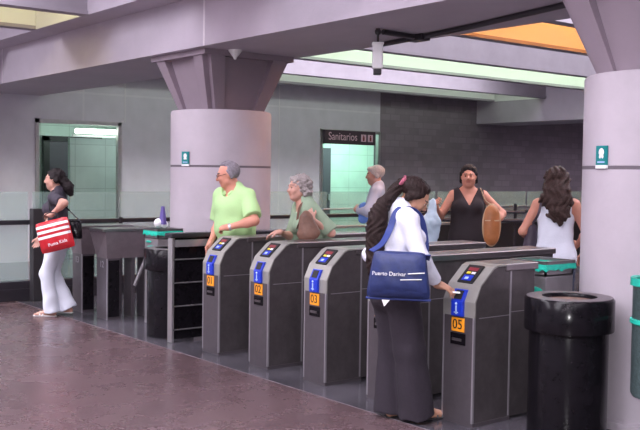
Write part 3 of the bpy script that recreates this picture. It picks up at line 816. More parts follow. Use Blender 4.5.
    def plane(s, p, n):    # keep the side where (x-p).n < 0
        p = V3(*p); n = V3(*n); n = n / np.linalg.norm(n)
        return lambda X, Y, Z: (X - p[0]) * n[0] + (Y - p[1]) * n[1] + (Z - p[2]) * n[2]
    def tplane(s, z, up=True):
        p = s.T(0, 0, z); n = np.array(s.Rt) @ V3(0, 0, 1 if up else -1); return s.plane(p, n)
    def neckcut(s, r, dz=.0, dy=.03, rx=None):  # carve a neckline
        c = s.T(0, dy, 1.40 + dz); rx = rx or r
        def fn(X, Y, Z): return -(np.sqrt(((X - c[0]) / rx) ** 2 + ((Y - c[1]) / r) ** 2 + ((Z - c[2]) / r) ** 2) - 1) * min(r, rx)
        return fn
    def sleeve(s, sd, to_elbow, off=.012, r0=.058, r1=.058, k=.03):
        sh, el, wr = s.__dict__['a' + sd]; b = Blob()
        if to_elbow <= 1: b.rc(sh, sh + (el - sh) * to_elbow, r0, r1, k=k, cut=True)
        else:
            b.rc(sh, el, r0, r0 * .93, k=k).rc(el, el + (wr - el) * (to_elbow - 1), r0 * .93, r1, k=k, cut=True)
        return b.p

def hairmat(nm, c, v=.35): return mat('hair ' + nm, c, .55, var=v, scale=55, bump=.6, bscale=140, spec=.2)
def strand(amp, f): return lambda X, Y, Z: amp * (np.sin(f * X + 5 * np.sin(9 * Z)) * np.sin(f * Y + 4 * np.sin(11 * Z)))
def curls(amp, f): return lambda X, Y, Z: amp * np.sin(f * X + 1.5 * np.sin(f * .7 * Z)) * np.sin(f * Y + 1.5 * np.sin(f * .6 * X)) * np.sin(f * Z) * 1.5
def bag_box(name, c, X, Zv, w, h, d, m, wt=None, bev=.02, parent=None, tagl=None, taper=1., bulge=.03):
    """soft rectangular bag: centre c, width axis X, height axis Zv; returns object and its frame"""
    X = Vector(X).normalized(); Z = (Vector(Zv) - X * Vector(Zv).dot(X)).normalized(); Y = Z.cross(X)
    bm = bmesh.new(); nx, nz = 14, 10; vs = {}
    for sd in (0, 1):
        for i in range(nx + 1):
            for k in range(nz + 1):
                u = i / nx * 2 - 1; v = k / nz * 2 - 1
                e = (1 - abs(u) ** 4) * (1 - abs(v) ** 4)
                ww = w / 2 * (1 + (taper - 1) * (v + 1) / 2)
                cx = u * ww * (1 - .04 * abs(v) ** 6); cz = v * h / 2 * (1 - .05 * abs(u) ** 6)
                dy = (d / 2 + bulge * e + .004 * math.sin(9 * u + 4 * v) * e) * (1 if sd else -1) * (.35 + .65 * min(1, e * 3))
                vs[sd, i, k] = bm.verts.new(Vector(c) + X * cx + Z * cz + Y * dy)
    for sd in (0, 1):
        for i in range(nx):
            for k in range(nz):
                q = [vs[sd, i, k], vs[sd, i + 1, k], vs[sd, i + 1, k + 1], vs[sd, i, k + 1]]
                bm.faces.new(q if sd else q[::-1])
    ring = [(i, 0) for i in range(nx)] + [(nx, k) for k in range(nz)] + [(i, nz) for i in range(nx, 0, -1)] + [(0, k) for k in range(nz, 0, -1)]
    for a, b in zip(ring, ring[1:] + ring[:1]): bm.faces.new((vs[0, a[0], a[1]], vs[0, b[0], b[1]], vs[1, b[0], b[1]], vs[1, a[0], a[1]]))
    bmesh.ops.recalc_face_normals(bm, faces=bm.faces[:])
    B = MB(); B.bm.free(); B.bm = bm
    o = B.build(name, m, parent, True)
    return o, (Vector(c), X, Y, Z)
def band(pts, w, t, side):
    """flat strap through world points; side = width direction"""
    mb = MB(); bm = mb.bm; n = len(pts); rows = []
    P = [Vector(p) for p in pts]
    for i, p in enumerate(P):
        tg = (P[min(i + 1, n - 1)] - P[max(i - 1, 0)]).normalized(); sv = Vector(side[i]) if isinstance(side, list) else Vector(side)
        sv = (sv - tg * sv.dot(tg)).normalized(); nv = tg.cross(sv)
        rows.append([bm.verts.new(p + sv * a * w / 2 + nv * b * t / 2) for a, b in ((-1, -1), (1, -1), (1, 1), (-1, 1))])
    for A, B in zip(rows, rows[1:]):
        for i in range(4): bm.faces.new((A[i], A[(i + 1) % 4], B[(i + 1) % 4], B[i]))
    bm.faces.new(rows[0][::-1]); bm.faces.new(rows[-1]); bmesh.ops.recalc_face_normals(bm, faces=bm.faces[:])
    return mb
def spline(pts, n=6):
    P = [np.array(p, float) for p in pts]; P = [2 * P[0] - P[1]] + P + [2 * P[-1] - P[-2]]; out = []
    for i in range(1, len(P) - 2):
        for k in range(n):
            t = k / n; a, b, c, d = P[i - 1:i + 3]
            out.append(.5 * ((2 * b) + (-a + c) * t + (2 * a - 5 * b + 4 * c - d) * t * t + (-a + 3 * b - 3 * c + d) * t ** 3))
    out.append(P[-2]); return [tuple(p) for p in out]
def local_strap(p, name, pts, r, m):
    mb = MB(); q = spline(pts, 5)
    for a, b in zip(q, q[1:]): mb.tube([x * p.sc for x in a], [x * p.sc for x in b], r, seg=8)
    return mb.build(name, m, p.e, True)
def sandal(p, sd, m):
    hp, kn, a, fv, heel, tip = p.leg[sd]; side = V3(fv[1], -fv[0], 0)
    b = Blob().rc(heel * V3(1, 1, 0) + V3(0, 0, heel[2] - .028), tip * V3(1, 1, 0) + fv * .03 + V3(0, 0, tip[2] - .018), .030, .036, k=.01, fl=((0, 0, 1), .3))
    mb_ = to_obj('sandal', b.mesh(.006), m, p.e, p.sc)
    s2 = MB(); c = tip - fv * .02
    for dz, dd in ((0, 0), (0, .035)):
        q = spline([c - side * .036 - fv * dd + V3(0, 0, -.015), c - fv * dd + V3(0, 0, .027), c + side * .036 - fv * dd + V3(0, 0, -.015)], 5)
        for u, v in zip(q, q[1:]): s2.tube([x * p.sc for x in u], [x * p.sc for x in v], .006, seg=6)
    s2.build('strap', m, mb_, True)
def shoe(p, sd, m, vox=.009):
    hp, kn, a, fv, heel, tip = p.leg[sd]
    b = Blob().rc(heel + V3(0, 0, .0), tip + fv * .025, .042, .036, k=.02).rc(a, heel + fv * .03, .045, .04, k=.02)
    z = min(heel[2], tip[2]) - .03
    to_obj('shoe', b.mesh(vox, [p.plane((0, 0, z), (0, 0, -1)), p.plane(a + V3(0, 0, .01), (0, 0, 1))]), m, p.e, p.sc)

sk_tan = skin('tan', (.46, .25, .17)); sk_pink = skin('pink', (.56, .31, .24)); sk_ruddy = skin('ruddy', (.60, .27, .19)); sk_olive = skin('olive', (.50, .27, .18))
WHT = mat('white cotton', (.74, .76, .86), .8, bump=.3, bscale=50)

# ---------------------------------------------------------------- 1. woman with the blue messenger bag
p = Person('woman in white shirt and wide dark trousers carrying a blue bag, reaching into gate 05', (-4.47, 4.17), 80, 1.615, True, lean=5, twist=-10, head=(42, -30, 3), hoff=(0, .012, -.022),
           ankles={'R': (.10, .19, .075), 'L': (-.06, .05, .075)}, footdir=(8, -5))
p.arm('R', (-4.255, 4.345, .90), pole=(.9, -.9, -.5), world=True, hdir=p.L((-4.165, 4.43, .865)) - p.L((-4.255, 4.345, .90)), pn=(-.5, -.2, -1), curl=28)
p.arm('L', (-.20, .16, .95), pole=(-.4, -1, -.3), curl=35)
p.body(.0065, sk_olive)
sl = lambda b: (b.extend(p.sleeve('R', 1.80, r0=.063, r1=.046)), b.extend(p.sleeve('L', 1.80, r0=.063, r1=.046)), b.rc(p.pel + V3(0, 0, .14), p.pel + V3(0, 0, .0), .15, .175, k=.04, fl=((0, 1, 0), .78)))
p.cloth('shirt', ['torso'], .016, .0075, WHT, [p.neckcut(.085, .035, .055), lambda X, Y, Z: (.83 + .035 * np.sin(9 * X + 4 * Y) + .10 * np.clip(Y, -.1, .1)) - Z], wav(.006, 38), sl)
cl = MB()
def colr(bb):
    bb.rc(p.T(-.055, -.035, 1.41), p.T(-.045, .06, 1.37), .022, .016, k=.01).rc(p.T(.055, -.035, 1.41), p.T(.045, .06, 1.37), .022, .016, k=.01).rc(p.T(-.055, -.035, 1.41), p.T(.055, -.035, 1.41), .024, .024, k=.02)
    return bb
p.piece('collar', colr(Blob()), .006, WHT)
TR = mat('dark charcoal trousers', (.024, .018, .027), .9, var=.12, scale=40, bump=.3, bscale=90)
b = Blob().el(p.pel + V3(0, -.01, -.0), V3(.17, .13, .13), k=.05).el(p.pel + V3(0, -.03, -.07), V3(.165, .13, .10), k=.05)
for sd, q in (('R', 1), ('L', -1)):
    hp, kn, a = p.leg[sd][:3]
    k2 = V3(q * .095, kn[1] * .6, .48); a2 = V3(q * .10, a[1] * .62 + .015, .03)
    b.rc(hp, k2, .112, .105, k=.05).rc(k2, a2, .105, .122, k=.035, cut=True)
p.piece('trousers', b, .0085, TR, [p.plane((0, 0, .97), (0, 0, 1))], lambda X, Y, Z: .011 * np.sin(30 * X + 13 * Y + 2 * np.sin(5 * Z)) * np.clip((1.0 - Z), 0, 1) * np.sin(17 * Y - 9 * X + 1.2 * Z))
for sd in ('R', 'L'): sandal(p, sd, M['black2'])
hm = hairmat('dark brown', (.022, .012, .011))
H = p.H; R = p.Rhd
b = Blob().el(H(0, -.026, .038), V3(.080, .097, .082), R, k=.02).el(H(0, -.085, .02), V3(.055, .04, .05), R, k=.03)
b.el(H(0, .02, .09), V3(.05, .035, .02), R, k=.02).rc(H(.072, .02, .03), H(.074, -.03, -.03), .016, .03, k=.02).rc(H(-.072, .03, .03), H(-.074, -.03, -.03), .016, .03, k=.02)
b.el(H(0, -.115, .02), V3(.042, .036, .042), R, k=.015)
b.el(H(0, .113, .018), V3(.085, .072, .102), R, op='sub'); faceopen(b, p, .042, -.078)
p.piece('hair', b, .006, hm, noise=strand(.0035, 190))
tail = [H(0, -.12, .01), p.T(.0, -.155, 1.40), p.T(.0, -.165, 1.30), p.T(.0, -.165, 1.17), p.T(.01, -.16, 1.05), p.T(.01, -.15, .96)]
b = Blob(); rr = [.034, .046, .056, .055, .046, .026]
ts = spline(tail, 4)
for i, (u, v) in enumerate(zip(ts, ts[1:])):
    r0 = np.interp(i / 4, range(6), rr); b.rc(u, v, r0, r0 * .99, k=.03)
p.piece('ponytail', b, .007, hm, noise=lambda X, Y, Z: .009 * np.sin(90 * X + 4 * np.sin(22 * Z)) * np.sin(80 * Y + 4 * np.sin(26 * Z + 1)), label='long wavy dark brown ponytail')
b = Blob(); c = H(0, -.128, .012)
for i in range(10):
    a0, a1 = i / 10 * 2 * PI, (i + 1) / 10 * 2 * PI
    b.rc(c + R @ V3(.034 * math.cos(a0), 0, .034 * math.sin(a0)), c + R @ V3(.034 * math.cos(a1), 0, .034 * math.sin(a1)), .014, .014, k=.01)
p.piece('scrunchie', b, .007, mat('pink scrunchie', (.35, .09, .14), .8), noise=wav(.005, 120))
# her bag
BL = mat('navy blue nylon', (.02, .034, .13), .5, var=.2, scale=25, bump=.3, bscale=25); BLs = mat('blue strap', (.022, .042, .20), .6)
bg, (c, X_, Y_, Z_) = bag_box('messenger_bag', (-4.225, 3.975, .985), (.70, .72, -.02), (0, 0, 1), .40, .29, .06, BL, taper=.80, bulge=.03)
tag(bg, 'navy blue messenger bag with white lettering at the hip of the woman by gate 05', 'bag')
nrm = -Y_
fl, _ = bag_box('flap', c + nrm * .045 + Z_ * .015, X_, Z_, .36, .235, .012, BL, taper=.84, bulge=.022, parent=bg)
text('lettering', 'Puerto Darivar', .034, M['white'], c + nrm * .082 + Z_ * .012 - X_ * .06, X_, nrm, bg, ext=.001)
MB().tube(c + nrm * .080 + Z_ * .016 + X_ * .055, c + nrm * .066 + Z_ * .024 + X_ * .155, .0035).tube(c + nrm * .080 - Z_ * .022 + X_ * .01, c + nrm * .068 - Z_ * .016 + X_ * .14, .003).build('white_line', M['white'], bg)
MB().tube(c - Z_ * .150 - X_ * .20, c - Z_ * .150 + X_ * .20, .008).build('piping', BLs, bg, True)
W = lambda pl: tuple(p.loc + (p.r * pl[0] + p.f * pl[1] + V3(0, 0, 1) * pl[2]) * p.sc)
shW = W(p.T(.105, -.02, 1.425))
e1 = c - X_ * .175 + Z_ * .14; e2 = c + X_ * .17 + Z_ * .13
cam_side = Vector((.62, .78, 0))
pts = spline([tuple(e1), tuple(Vector(e1) + (Vector(W(p.T(.11, -.135, 1.22))) - e1) * .6 + Vector((.035, -.02, 0))), W(p.T(.115, -.125, 1.27)), W(p.T(.108, -.088, 1.385)), shW, W(p.T(.085, .095, 1.37)), W(p.T(.06, .165, 1.2)), W(p.T(.12, .14, 1.04)), tuple(e2)], 5)
band(pts, .042, .006, (.75, .62, .1)).build('strap', BLs, bg, True)
MB().hull([tuple(c - Z_ * .155 - X_ * .10 + nrm * .02), tuple(c - Z_ * .155 - X_ * .05 + nrm * .02), tuple(c - Z_ * .155 - X_ * .05 + nrm * .024), tuple(c - Z_ * .155 - X_ * .10 + nrm * .024)],
          [tuple(c - Z_ * .195 - X_ * .085 + nrm * .02), tuple(c - Z_ * .195 - X_ * .08 + nrm * .02), tuple(c - Z_ * .195 - X_ * .08 + nrm * .024), tuple(c - Z_ * .195 - X_ * .085 + nrm * .024)]).build('paper_corner', M['white'], bg)
tk = MB().hull([(-4.180, 4.405, .856), (-4.150, 4.445, .852), (-4.145, 4.44, .846), (-4.175, 4.40, .850)], [(-4.183, 4.407, .860), (-4.153, 4.447, .856), (-4.148, 4.442, .850), (-4.178, 4.402, .854)])
tag(tk.build('ticket', M['ticket']), 'small paper ticket held between the fingers at gate 05', 'ticket')

# ---------------------------------------------------------------- 2. woman in white trousers at the left
p = Person('woman in dark top and white trousers walking left, holding a red striped bag', (-9.86, 4.15), 233, 1.60, True, lean=3, head=(4, 0, 0), build=.98,
           ankles={'R': (.06, -.09, .10), 'L': (-.05, .07, .075)})
p.arm('L', (-9.66, 3.98, 1.12), pole=(-1, -.6, -.6), world=True, hdir=(.5, .8, .1), pn=(0, -.3, -1), curl=55)
p.arm('R', (-9.99, 3.93, .75), pole=(.3, -1, -.2), world=True, hdir=(0, .4, -1), curl=30)
p.body(.009, sk_pink)
DK = mat('dark charcoal top', (.045, .038, .055), .85, var=.2, scale=30)
p.cloth('top', ['torso'], .014, .010, DK, [p.neckcut(.10, .01, .06), p.plane((0, 0, .87), (0, 0, -1))], wav(.004, 30), lambda b: (b.extend(p.sleeve('R', .65, r0=.06, r1=.06)), b.extend(p.sleeve('L', .72, r0=.06, r1=.062))))
WT = mat('white trousers', (.68, .72, .80), .8, bump=.2, bscale=40)
b = Blob().el(p.pel, V3(.165, .125, .12), k=.05).el(p.pel + V3(0, -.04, -.06), V3(.165, .12, .1), k=.05)
for sd in ('R', 'L'):
    hp, kn, a = p.leg[sd][:3]
    b.rc(hp, kn, .10, .075, k=.04).rc(kn, a + V3(0, -.01, -.03), .075, .085 if sd == 'L' else .10, k=.03, cut=True)
p.piece('trousers', b, .009, WT, [p.plane((0, 0, .96), (0, 0, 1))], lambda X, Y, Z: .006 * np.sin(24 * Z + 12 * X) * np.sin(28 * Y + 5 * Z))
for sd in ('R', 'L'): sandal(p, sd, M['ticket'])
hb_ = hairmat('black', (.018, .013, .014))
H, R = p.H, p.Rhd
b = Blob().el(H(0, -.03, .04), V3(.083, .098, .086), R, k=.02).el(H(0, .03, .08), V3(.055, .035, .025), R, k=.02).rc(H(.072, .02, .03), H(.072, -.04, -.02), .014, .03, k=.02).rc(H(-.072, .02, .03), H(-.072, -.04, -.02), .014, .03, k=.02)
b.rc(H(0, -.10, -.02), H(0, -.15, -.10), .055, .06, k=.03).rc(H(0, -.15, -.10), H(0, -.17, -.17), .055, .035, k=.03)
b.el(H(0, .115, .012), V3(.075, .066, .098), R, op='sub'); faceopen(b, p)
p.piece('hair', b, .008, hb_, noise=curls(.006, 90), label='black hair tied low at the neck')
# red striped shopping bag
RD = mat('red glossy plastic', (.55, .02, .03), .25, var=.1, scale=20, bump=.2, bscale=25); 
rb, (c, X_, Y_, Z_) = bag_box('shopping_bag', (-9.50, 3.96, .915), (.66, .72, .26), (-.2, -.2, 1), .37, .33, .05, RD, taper=.98, bulge=.035)
tag(rb, 'red and white striped glossy shopping bag held in front of white trousers', 'bag')
nrm = -Y_
me = rb.data; me.materials.append(M['white'])
for f_ in me.polygons:
    v = (Vector(f_.center) - c).dot(Z_) / .165
    f_.material_index = 0
wst = MB()
for v0 in (.08, .42, .76):
    for sg in (-1, 1):
        n_ = 24; A = []; B = []
        for i in range(n_ + 1):
            u = -.98 + 1.96 * i / n_
            def pt(vv):
                e = (1 - abs(u) ** 4) * (1 - abs(vv) ** 4)
                dy = (.025 + .035 * e + .004 * math.sin(9 * u + 4 * vv) * e) * (.35 + .65 * min(1, e * 3)) + .0025
                return c + X_ * (u * .185 * (1 + (-.02) * (vv + 1) / 2)) + Z_ * (vv * .165) + (Y_ * sg) * dy * 1.02
            A.append(wst.bm.verts.new(pt(v0 - .17))); B.append(wst.bm.verts.new(pt(v0 + .0)))
        for i in range(n_): wst.bm.faces.new((A[i], A[i + 1], B[i + 1], B[i]) if sg > 0 else (A[i], B[i], B[i + 1], A[i + 1]))
wst.build('white_stripe', M['white'], rb, True)
text('lettering', 'Puma Kids', .05, M['white'], c + nrm * .062 - Z_ * .085 + X_ * .03, X_ + Z_ * .05, nrm, rb, ext=.001)
hl = MB(); q = spline([c - X_ * .08 + Z_ * .16, c - X_ * .07 + Z_ * .22, c + Z_ * .245, c + X_ * .07 + Z_ * .22, c + X_ * .08 + Z_ * .16], 5)
for a_, b_ in zip(q, q[1:]): hl.tube(a_, b_, .006, seg=6)
hl.build('handle', M['black2'], rb, True)
# black handbag behind her elbow
hb2, (c2, a_, b_, d_) = bag_box('handbag', (-9.50, 4.16, .97), (.62, .78, 0), (0, 0, 1), .20, .20, .08, M['black'], taper=.85, bulge=.02)
tag(hb2, 'small gloss black handbag tucked under the arm of the woman in white trousers', 'bag')
W = lambda pl: tuple(p.loc + (p.r * pl[0] + p.f * pl[1] + V3(0, 0, 1) * pl[2]) * p.sc)
band(spline([tuple(c2 + Vector((-.05, -.06, .09))), W(p.T(-.19, .03, 1.2)), W(p.T(-.13, .01, 1.425)), W(p.T(-.16, -.08, 1.3)), tuple(c2 + Vector((.05, .06, .09)))], 5), .014, .006, (.6, .8, 0)).build('strap', M['black'], hb2, True)

# ---------------------------------------------------------------- 3. man in pale green polo shirt
p = Person('grey-haired man in pale green shirt standing between the black lane barrier and gate 01', (-7.48, 4.93), 278, 1.70, False, lean=8, twist=0, head=(16, -42, 0), build=1.25)
p.arm('L', (-7.24, 4.66, 1.10), pole=(-1, -.55, -.2), world=True, hdir=(.85, .15, -.05), pn=(0, -.6, -.8), curl=50, thick=1.1)
p.arm('R', (-7.60, 4.70, .93), pole=(.6, -1, .2), world=True, hdir=(0, .3, -1), curl=30, thick=1.1)
p.body(.009, sk_ruddy)
GR = mat('pale green cotton', (.42, .66, .30), .85, bump=.25, bscale=40)
p.cloth('polo_shirt', ['torso'], .022, .010, GR, [p.neckcut(.085, .03, .05), p.plane((0, 0, .86), (0, 0, -1))], wav(.006, 26), lambda b: (b.extend(p.sleeve('R', .85, r0=.075, r1=.085)), b.extend(p.sleeve('L', .85, r0=.075, r1=.085)), b.rc(p.pel + V3(0, .02, .2), p.pel + V3(0, .01, -.03), .17, .18, k=.04, fl=((0, 1, 0), .8))))
b = Blob().rc(p.T(-.06, -.03, 1.425), p.T(-.035, .075, 1.37), .026, .018, k=.01).rc(p.T(.06, -.03, 1.425), p.T(.035, .075, 1.37), .026, .018, k=.01).rc(p.T(-.06, -.03, 1.425), p.T(.06, -.03, 1.425), .028, .028, k=.02)
p.piece('collar', b, .009, GR)
DT = mat('dark trousers', (.04, .035, .045), .85)
b = Blob().el(p.pel + V3(0, 0, -.01), V3(.18, .14, .12), k=.05)
for sd in ('R', 'L'):
    hp, kn, a = p.leg[sd][:3]; b.rc(hp, kn, .105, .08, k=.04).rc(kn, a, .08, .07, k=.03, cut=True)
p.piece('trousers', b, .011, DT, [p.plane((0, 0, .95), (0, 0, 1))])
for sd in ('R', 'L'): shoe(p, sd, M['black2'])
hg = hairmat('iron grey', (.22, .20, .23), .3)
H, R = p.H, p.Rhd
b = Blob().el(H(0, -.034, .025), V3(.081, .088, .086), R, k=.02).el(H(0, .03, -.0), V3(.10, .078, .09), R, op='sub').el(H(.0, .075, .045), V3(.10, .1, .065), R, op='sub')
b.rc(H(.074, -.0, .035), H(.074, -.03, -.03), .012, .02, k=.01).rc(H(-.074, -.0, .035), H(-.074, -.03, -.03), .012, .02, k=.01).el(H(0, -.01, .095), V3(.06, .06, .025), R, k=.02)
p.piece('hair', b, .008, hg, noise=strand(.003, 150))
gl = MB()
for q in (-1, 1):
    for i in range(14):
        a0, a1 = i / 14 * 2 * PI, (i + 1) / 14 * 2 * PI
        gl.tube(p.sc * H(q * .031 + .019 * math.cos(a0), .102, .004 + .015 * math.sin(a0)), p.sc * H(q * .031 + .019 * math.cos(a1), .102, .004 + .015 * math.sin(a1)), .0022, seg=6)
    gl.tube(p.sc * H(q * .05, .10, .008), p.sc * H(q * .08, .0, .008), .0022, seg=6)
gl.tube(p.sc * H(-.012, .102, .008), p.sc * H(.012, .102, .008), .0022, seg=6)
gl.build('glasses', M['black2'], p.e, True)
sh, el, wr = p.aL; dv = (wr - el) / np.linalg.norm(wr - el); c = wr - dv * .02
wb = MB().tube(p.sc * (c - dv * .011), p.sc * (c + dv * .011), .0345, seg=18)
wb.build('watch', M['edge'], p.e, True)['label'] = 'bright wristwatch'

# ---------------------------------------------------------------- 4. grey-haired woman leaning over
p = Person('elderly woman with curly grey hair and pale green top leaning over behind gate 02', (-6.70, 5.30), 245, 1.60, True, lean=20, twist=8, head=(2, 14, 6), build=1.08)
p.arm('R', (-6.80, 4.93, 1.075), pole=(.7, -.6, -.2), world=True, hdir=(.25, 1, -.2), pn=(0, 0, -1), curl=25)
p.arm('L', (-6.50, 5.06, 1.20), pole=(-.6, -.5, -1), world=True, hdir=(.35, .3, .9), pn=(.9, -.3, 0), curl=45)
p.body(.009, sk_pink)
SG = mat('sage green cotton', (.27, .36, .25), .85, bump=.25, bscale=40, var=.08, scale=15)
p.cloth('top', ['torso'], .024, .010, SG, [p.neckcut(.085, .02, .05), p.plane((0, 0, .80), (0, 0, -1))], wav(.007, 24), lambda b: (b.extend(p.sleeve('R', 1.1, r0=.072, r1=.075)), b.extend(p.sleeve('L', .95, r0=.072, r1=.08)), b.rc(p.pel + V3(0, .03, .15), p.pel + V3(0, .02, -.06), .17, .20, k=.05, fl=((0, 1, 0), .8))))
b = Blob().el(p.pel + V3(0, 0, -.01), V3(.17, .13, .12), k=.05)
for sd in ('R', 'L'):
    hp, kn, a = p.leg[sd][:3]; b.rc(hp, kn, .10, .08, k=.04).rc(kn, a, .08, .07, k=.03, cut=True)
p.piece('trousers', b, .011, mat('grey trousers', (.16, .14, .15), .85), [p.plane((0, 0, .95), (0, 0, 1))])
for sd in ('R', 'L'): shoe(p, sd, M['black2'])
H, R = p.H, p.Rhd
b = Blob().el(H(0, -.035, .04), V3(.093, .103, .092), R, k=.02).el(H(0, .035, .085), V3(.065, .035, .03), R, k=.02).rc(H(.082, .015, .03), H(.08, -.04, -.06), .026, .035, k=.02).rc(H(-.082, .015, .03), H(-.08, -.04, -.06), .026, .035, k=.02).el(H(0, -.09, -.05), V3(.07, .04, .06), R, k=.03)
b.el(H(0, .112, -.01), V3(.070, .062, .092), R, op='sub')
p.piece('hair', b, .007, hairmat('silver grey', (.36, .32, .31), .3), noise=curls(.011, 75))
bm_ = mat('brown leather', (.15, .075, .05), .5, var=.25, scale=14, bump=.25, bscale=30)
b = Blob().rc((-6.475, 4.975, 1.08), (-6.485, 4.985, 1.22), .078, .058, k=.03, fl=((.784, -.62, 0), .55)).rc((-6.475, 4.985, 1.20), (-6.425, 5.03, 1.09), .05, .055, k=.03, fl=((.784, -.62, 0), .55))
o = to_obj('shoulder_bag', b.mesh(.007, noise=wav(.004, 60)), bm_, None); tag(o, 'soft brown leather bag held against the chest of the grey-haired woman', 'bag')
W = lambda pl: tuple(p.loc + (p.r * pl[0] + p.f * pl[1] + V3(0, 0, 1) * pl[2]) * p.sc)
band(spline([(-6.49, 4.95, 1.25), W(p.T(-.10, .16, 1.22)), W(p.T(-.11, .07, 1.40)), W(p.T(-.12, -.03, 1.43))], 5), .02, .006, (.62, .78, 0)).build('strap', bm_, o, True)

# ---------------------------------------------------------------- 5. man in pale blue shirt at the back
p = Person('grey-haired man in pale blue shirt standing far back behind the ponytail', (-8.93, 7.98), 225, 1.70, False, head=(6, 0, 0), build=1.0)
p.arm('R', (.24, .05, .84), curl=30); p.arm('L', (-.12, .24, 1.12), pole=(-1, -.3, -.8), curl=50, hdir=(1, .2, .1), pn=(0, -1, 0))
p.body(.010, sk_pink)
LB = mat('pale blue cotton', (.50, .54, .66), .85, bump=.2, bscale=40)
p.cloth('shirt', ['torso'], .02, .011, LB, [p.neckcut(.08, .03, .05), p.plane((0, 0, .86), (0, 0, -1))], wav(.005, 28), lambda b: (b.extend(p.sleeve('R', 1.7, r0=.066, r1=.055)), b.extend(p.sleeve('L', 1.7, r0=.066, r1=.055))))
b = Blob().el(p.pel + V3(0, 0, -.01), V3(.17, .13, .12), k=.05)
for sd in ('R', 'L'):
    hp, kn, a = p.leg[sd][:3]; b.rc(hp, kn, .10, .08, k=.04).rc(kn, a, .08, .07, k=.03, cut=True)
p.piece('trousers', b, .012, DT, [p.plane((0, 0, .95), (0, 0, 1))])
for sd in ('R', 'L'): shoe(p, sd, M['black2'])
H, R = p.H, p.Rhd
b = Blob().el(H(0, -.03, .04), V3(.085, .10, .085), R, k=.02).el(H(0, .05, .08), V3(.06, .04, .03), R, k=.02).rc(H(.075, .01, .03), H(.075, -.03, -.02), .014, .024, k=.02).rc(H(-.075, .01, .03), H(-.075, -.03, -.02), .014, .024, k=.02).el(H(0, .105, -.01), V3(.062, .05, .078), R, op='sub')
p.piece('hair', b, .009, hairmat('white grey', (.50, .46, .45), .25), noise=strand(.003, 140))
b = Blob().rc((-8.86, 7.71, 1.20), (-8.86, 7.71, 1.05), .055, .065, k=.03, fl=((.78, -.62, 0), .4))
o = to_obj('blue_pouch', b.mesh(.01, noise=wav(.004, 50)), mat('bright blue cloth', (.12, .25, .68), .6), None); tag(o, 'bright blue pouch held at the chest of the man at the back', 'bag')

# ---------------------------------------------------------------- 6. woman in dark tank top
p = Person('woman in dark brown V-neck tank top standing behind the gates, elbows out', (-7.17, 7.78), 318, 1.70, True, head=(2, -8, 0), build=1.12)
p.arm('R', (-7.26, 7.37, 1.26), pole=(.5, -.2, -1), world=True, hdir=(.1, .7, .7), pn=(-1, 0, 0), curl=55, thick=1.15)
p.arm('L', (-.24, .16, 1.02), pole=(-1, -.4, -.3), hdir=(.35, .5, -.4), pn=(1, 0, 0), curl=45, thick=1.15)
p.body(.009, sk_ruddy)
TB = mat('dark brown knit', (.026, .018, .022), .9, bump=.2, bscale=60)
vt = p.T(0, .1, 1.235)
def vneck(X, Y, Z):   # a V opening on the chest, deeper towards the middle
    return np.where(Y > vt[1] - .16, np.minimum((Z - vt[2]) * .55 - np.abs(X - vt[0]), .05), -.05)
b = None
p.cloth('tank_top', ['torso'], .017, .009, TB, [vneck, p.neckcut(.085, .05, .0), p.plane((0, 0, .84), (0, 0, -1)), lambda X, Y, Z: np.abs(X) - (.160 + .9 * np.clip(1.29 - Z, 0, .2))], wav(.003, 26), lambda b: b.rc(p.pel + V3(0, .01, .27), p.pel + V3(0, 0, -.02), .165, .195, k=.06, fl=((0, 1, 0), .78)))
b = Blob().el(p.pel + V3(0, 0, -.01), V3(.185, .14, .12), k=.05).el(p.pel + V3(0, -.04, -.06), V3(.18, .13, .1), k=.05)
for sd in ('R', 'L'):
    hp, kn, a = p.leg[sd][:3]; b.rc(hp, kn, .11, .08, k=.04).rc(kn, a, .08, .08, k=.03, cut=True)
JN = mat('faded blue jeans', (.22, .27, .38), .85, var=.15, scale=20, bump=.2, bscale=80)
p.piece('jeans', b, .011, JN, [p.plane((0, 0, .94), (0, 0, 1))])
for sd in ('R', 'L'): shoe(p, sd, M['black2'])
H, R = p.H, p.Rhd
b = Blob().el(H(0, -.028, .045), V3(.088, .100, .088), R, k=.02).el(H(0, .03, .085), V3(.06, .035, .026), R, k=.02).rc(H(.082, .0, .03), H(.078, -.03, -.06), .014, .022, k=.02).rc(H(-.082, .0, .03), H(-.078, -.03, -.06), .014, .022, k=.02).el(H(0, -.08, -.04), V3(.075, .045, .07), R, k=.03)
b.el(H(0, .118, .012), V3(.078, .068, .098), R, op='sub')
p.piece('hair', b, .008, hb_, noise=strand(.004, 130))
# her pale plastic bag and tan bag
PB = mat('pale blue thin plastic', (.55, .68, .80), .3, alpha=.78, bump=.6, bscale=30)
b = Blob().rc((-7.20, 7.25, 1.31), (-7.19, 7.24, 1.10), .035, .085, k=.05, fl=((.78, -.62, 0), .5)).rc((-7.19, 7.24, 1.10), (-7.20, 7.25, .82), .085, .05, k=.05, fl=((.78, -.62, 0), .5))
o = to_obj('plastic_bag', b.mesh(.009, noise=wav(.009, 55)), PB, None); tag(o, 'pale blue plastic carrier bag hanging from the raised hand of the woman in tank top', 'bag')
TN = mat('tan leather', (.42, .155, .055), .4, var=.15, scale=12); TNe = mat('pale tan trim', (.55, .36, .22), .5)
o, (c, X_, Y_, Z_) = bag_box('handbag', (-6.72, 7.66, 1.07), (.62, .78, 0), (0, 0, 1), .13, .42, .05, TN, bulge=.05)
b = Blob().rc((0, 0, -.13), (0, 0, .13), .075, .07, k=.03, fl=((0, 1, 0), .6)).el((0, 0, 0), (.085, .05, .215), k=.04)
bpy.data.objects.remove(o)
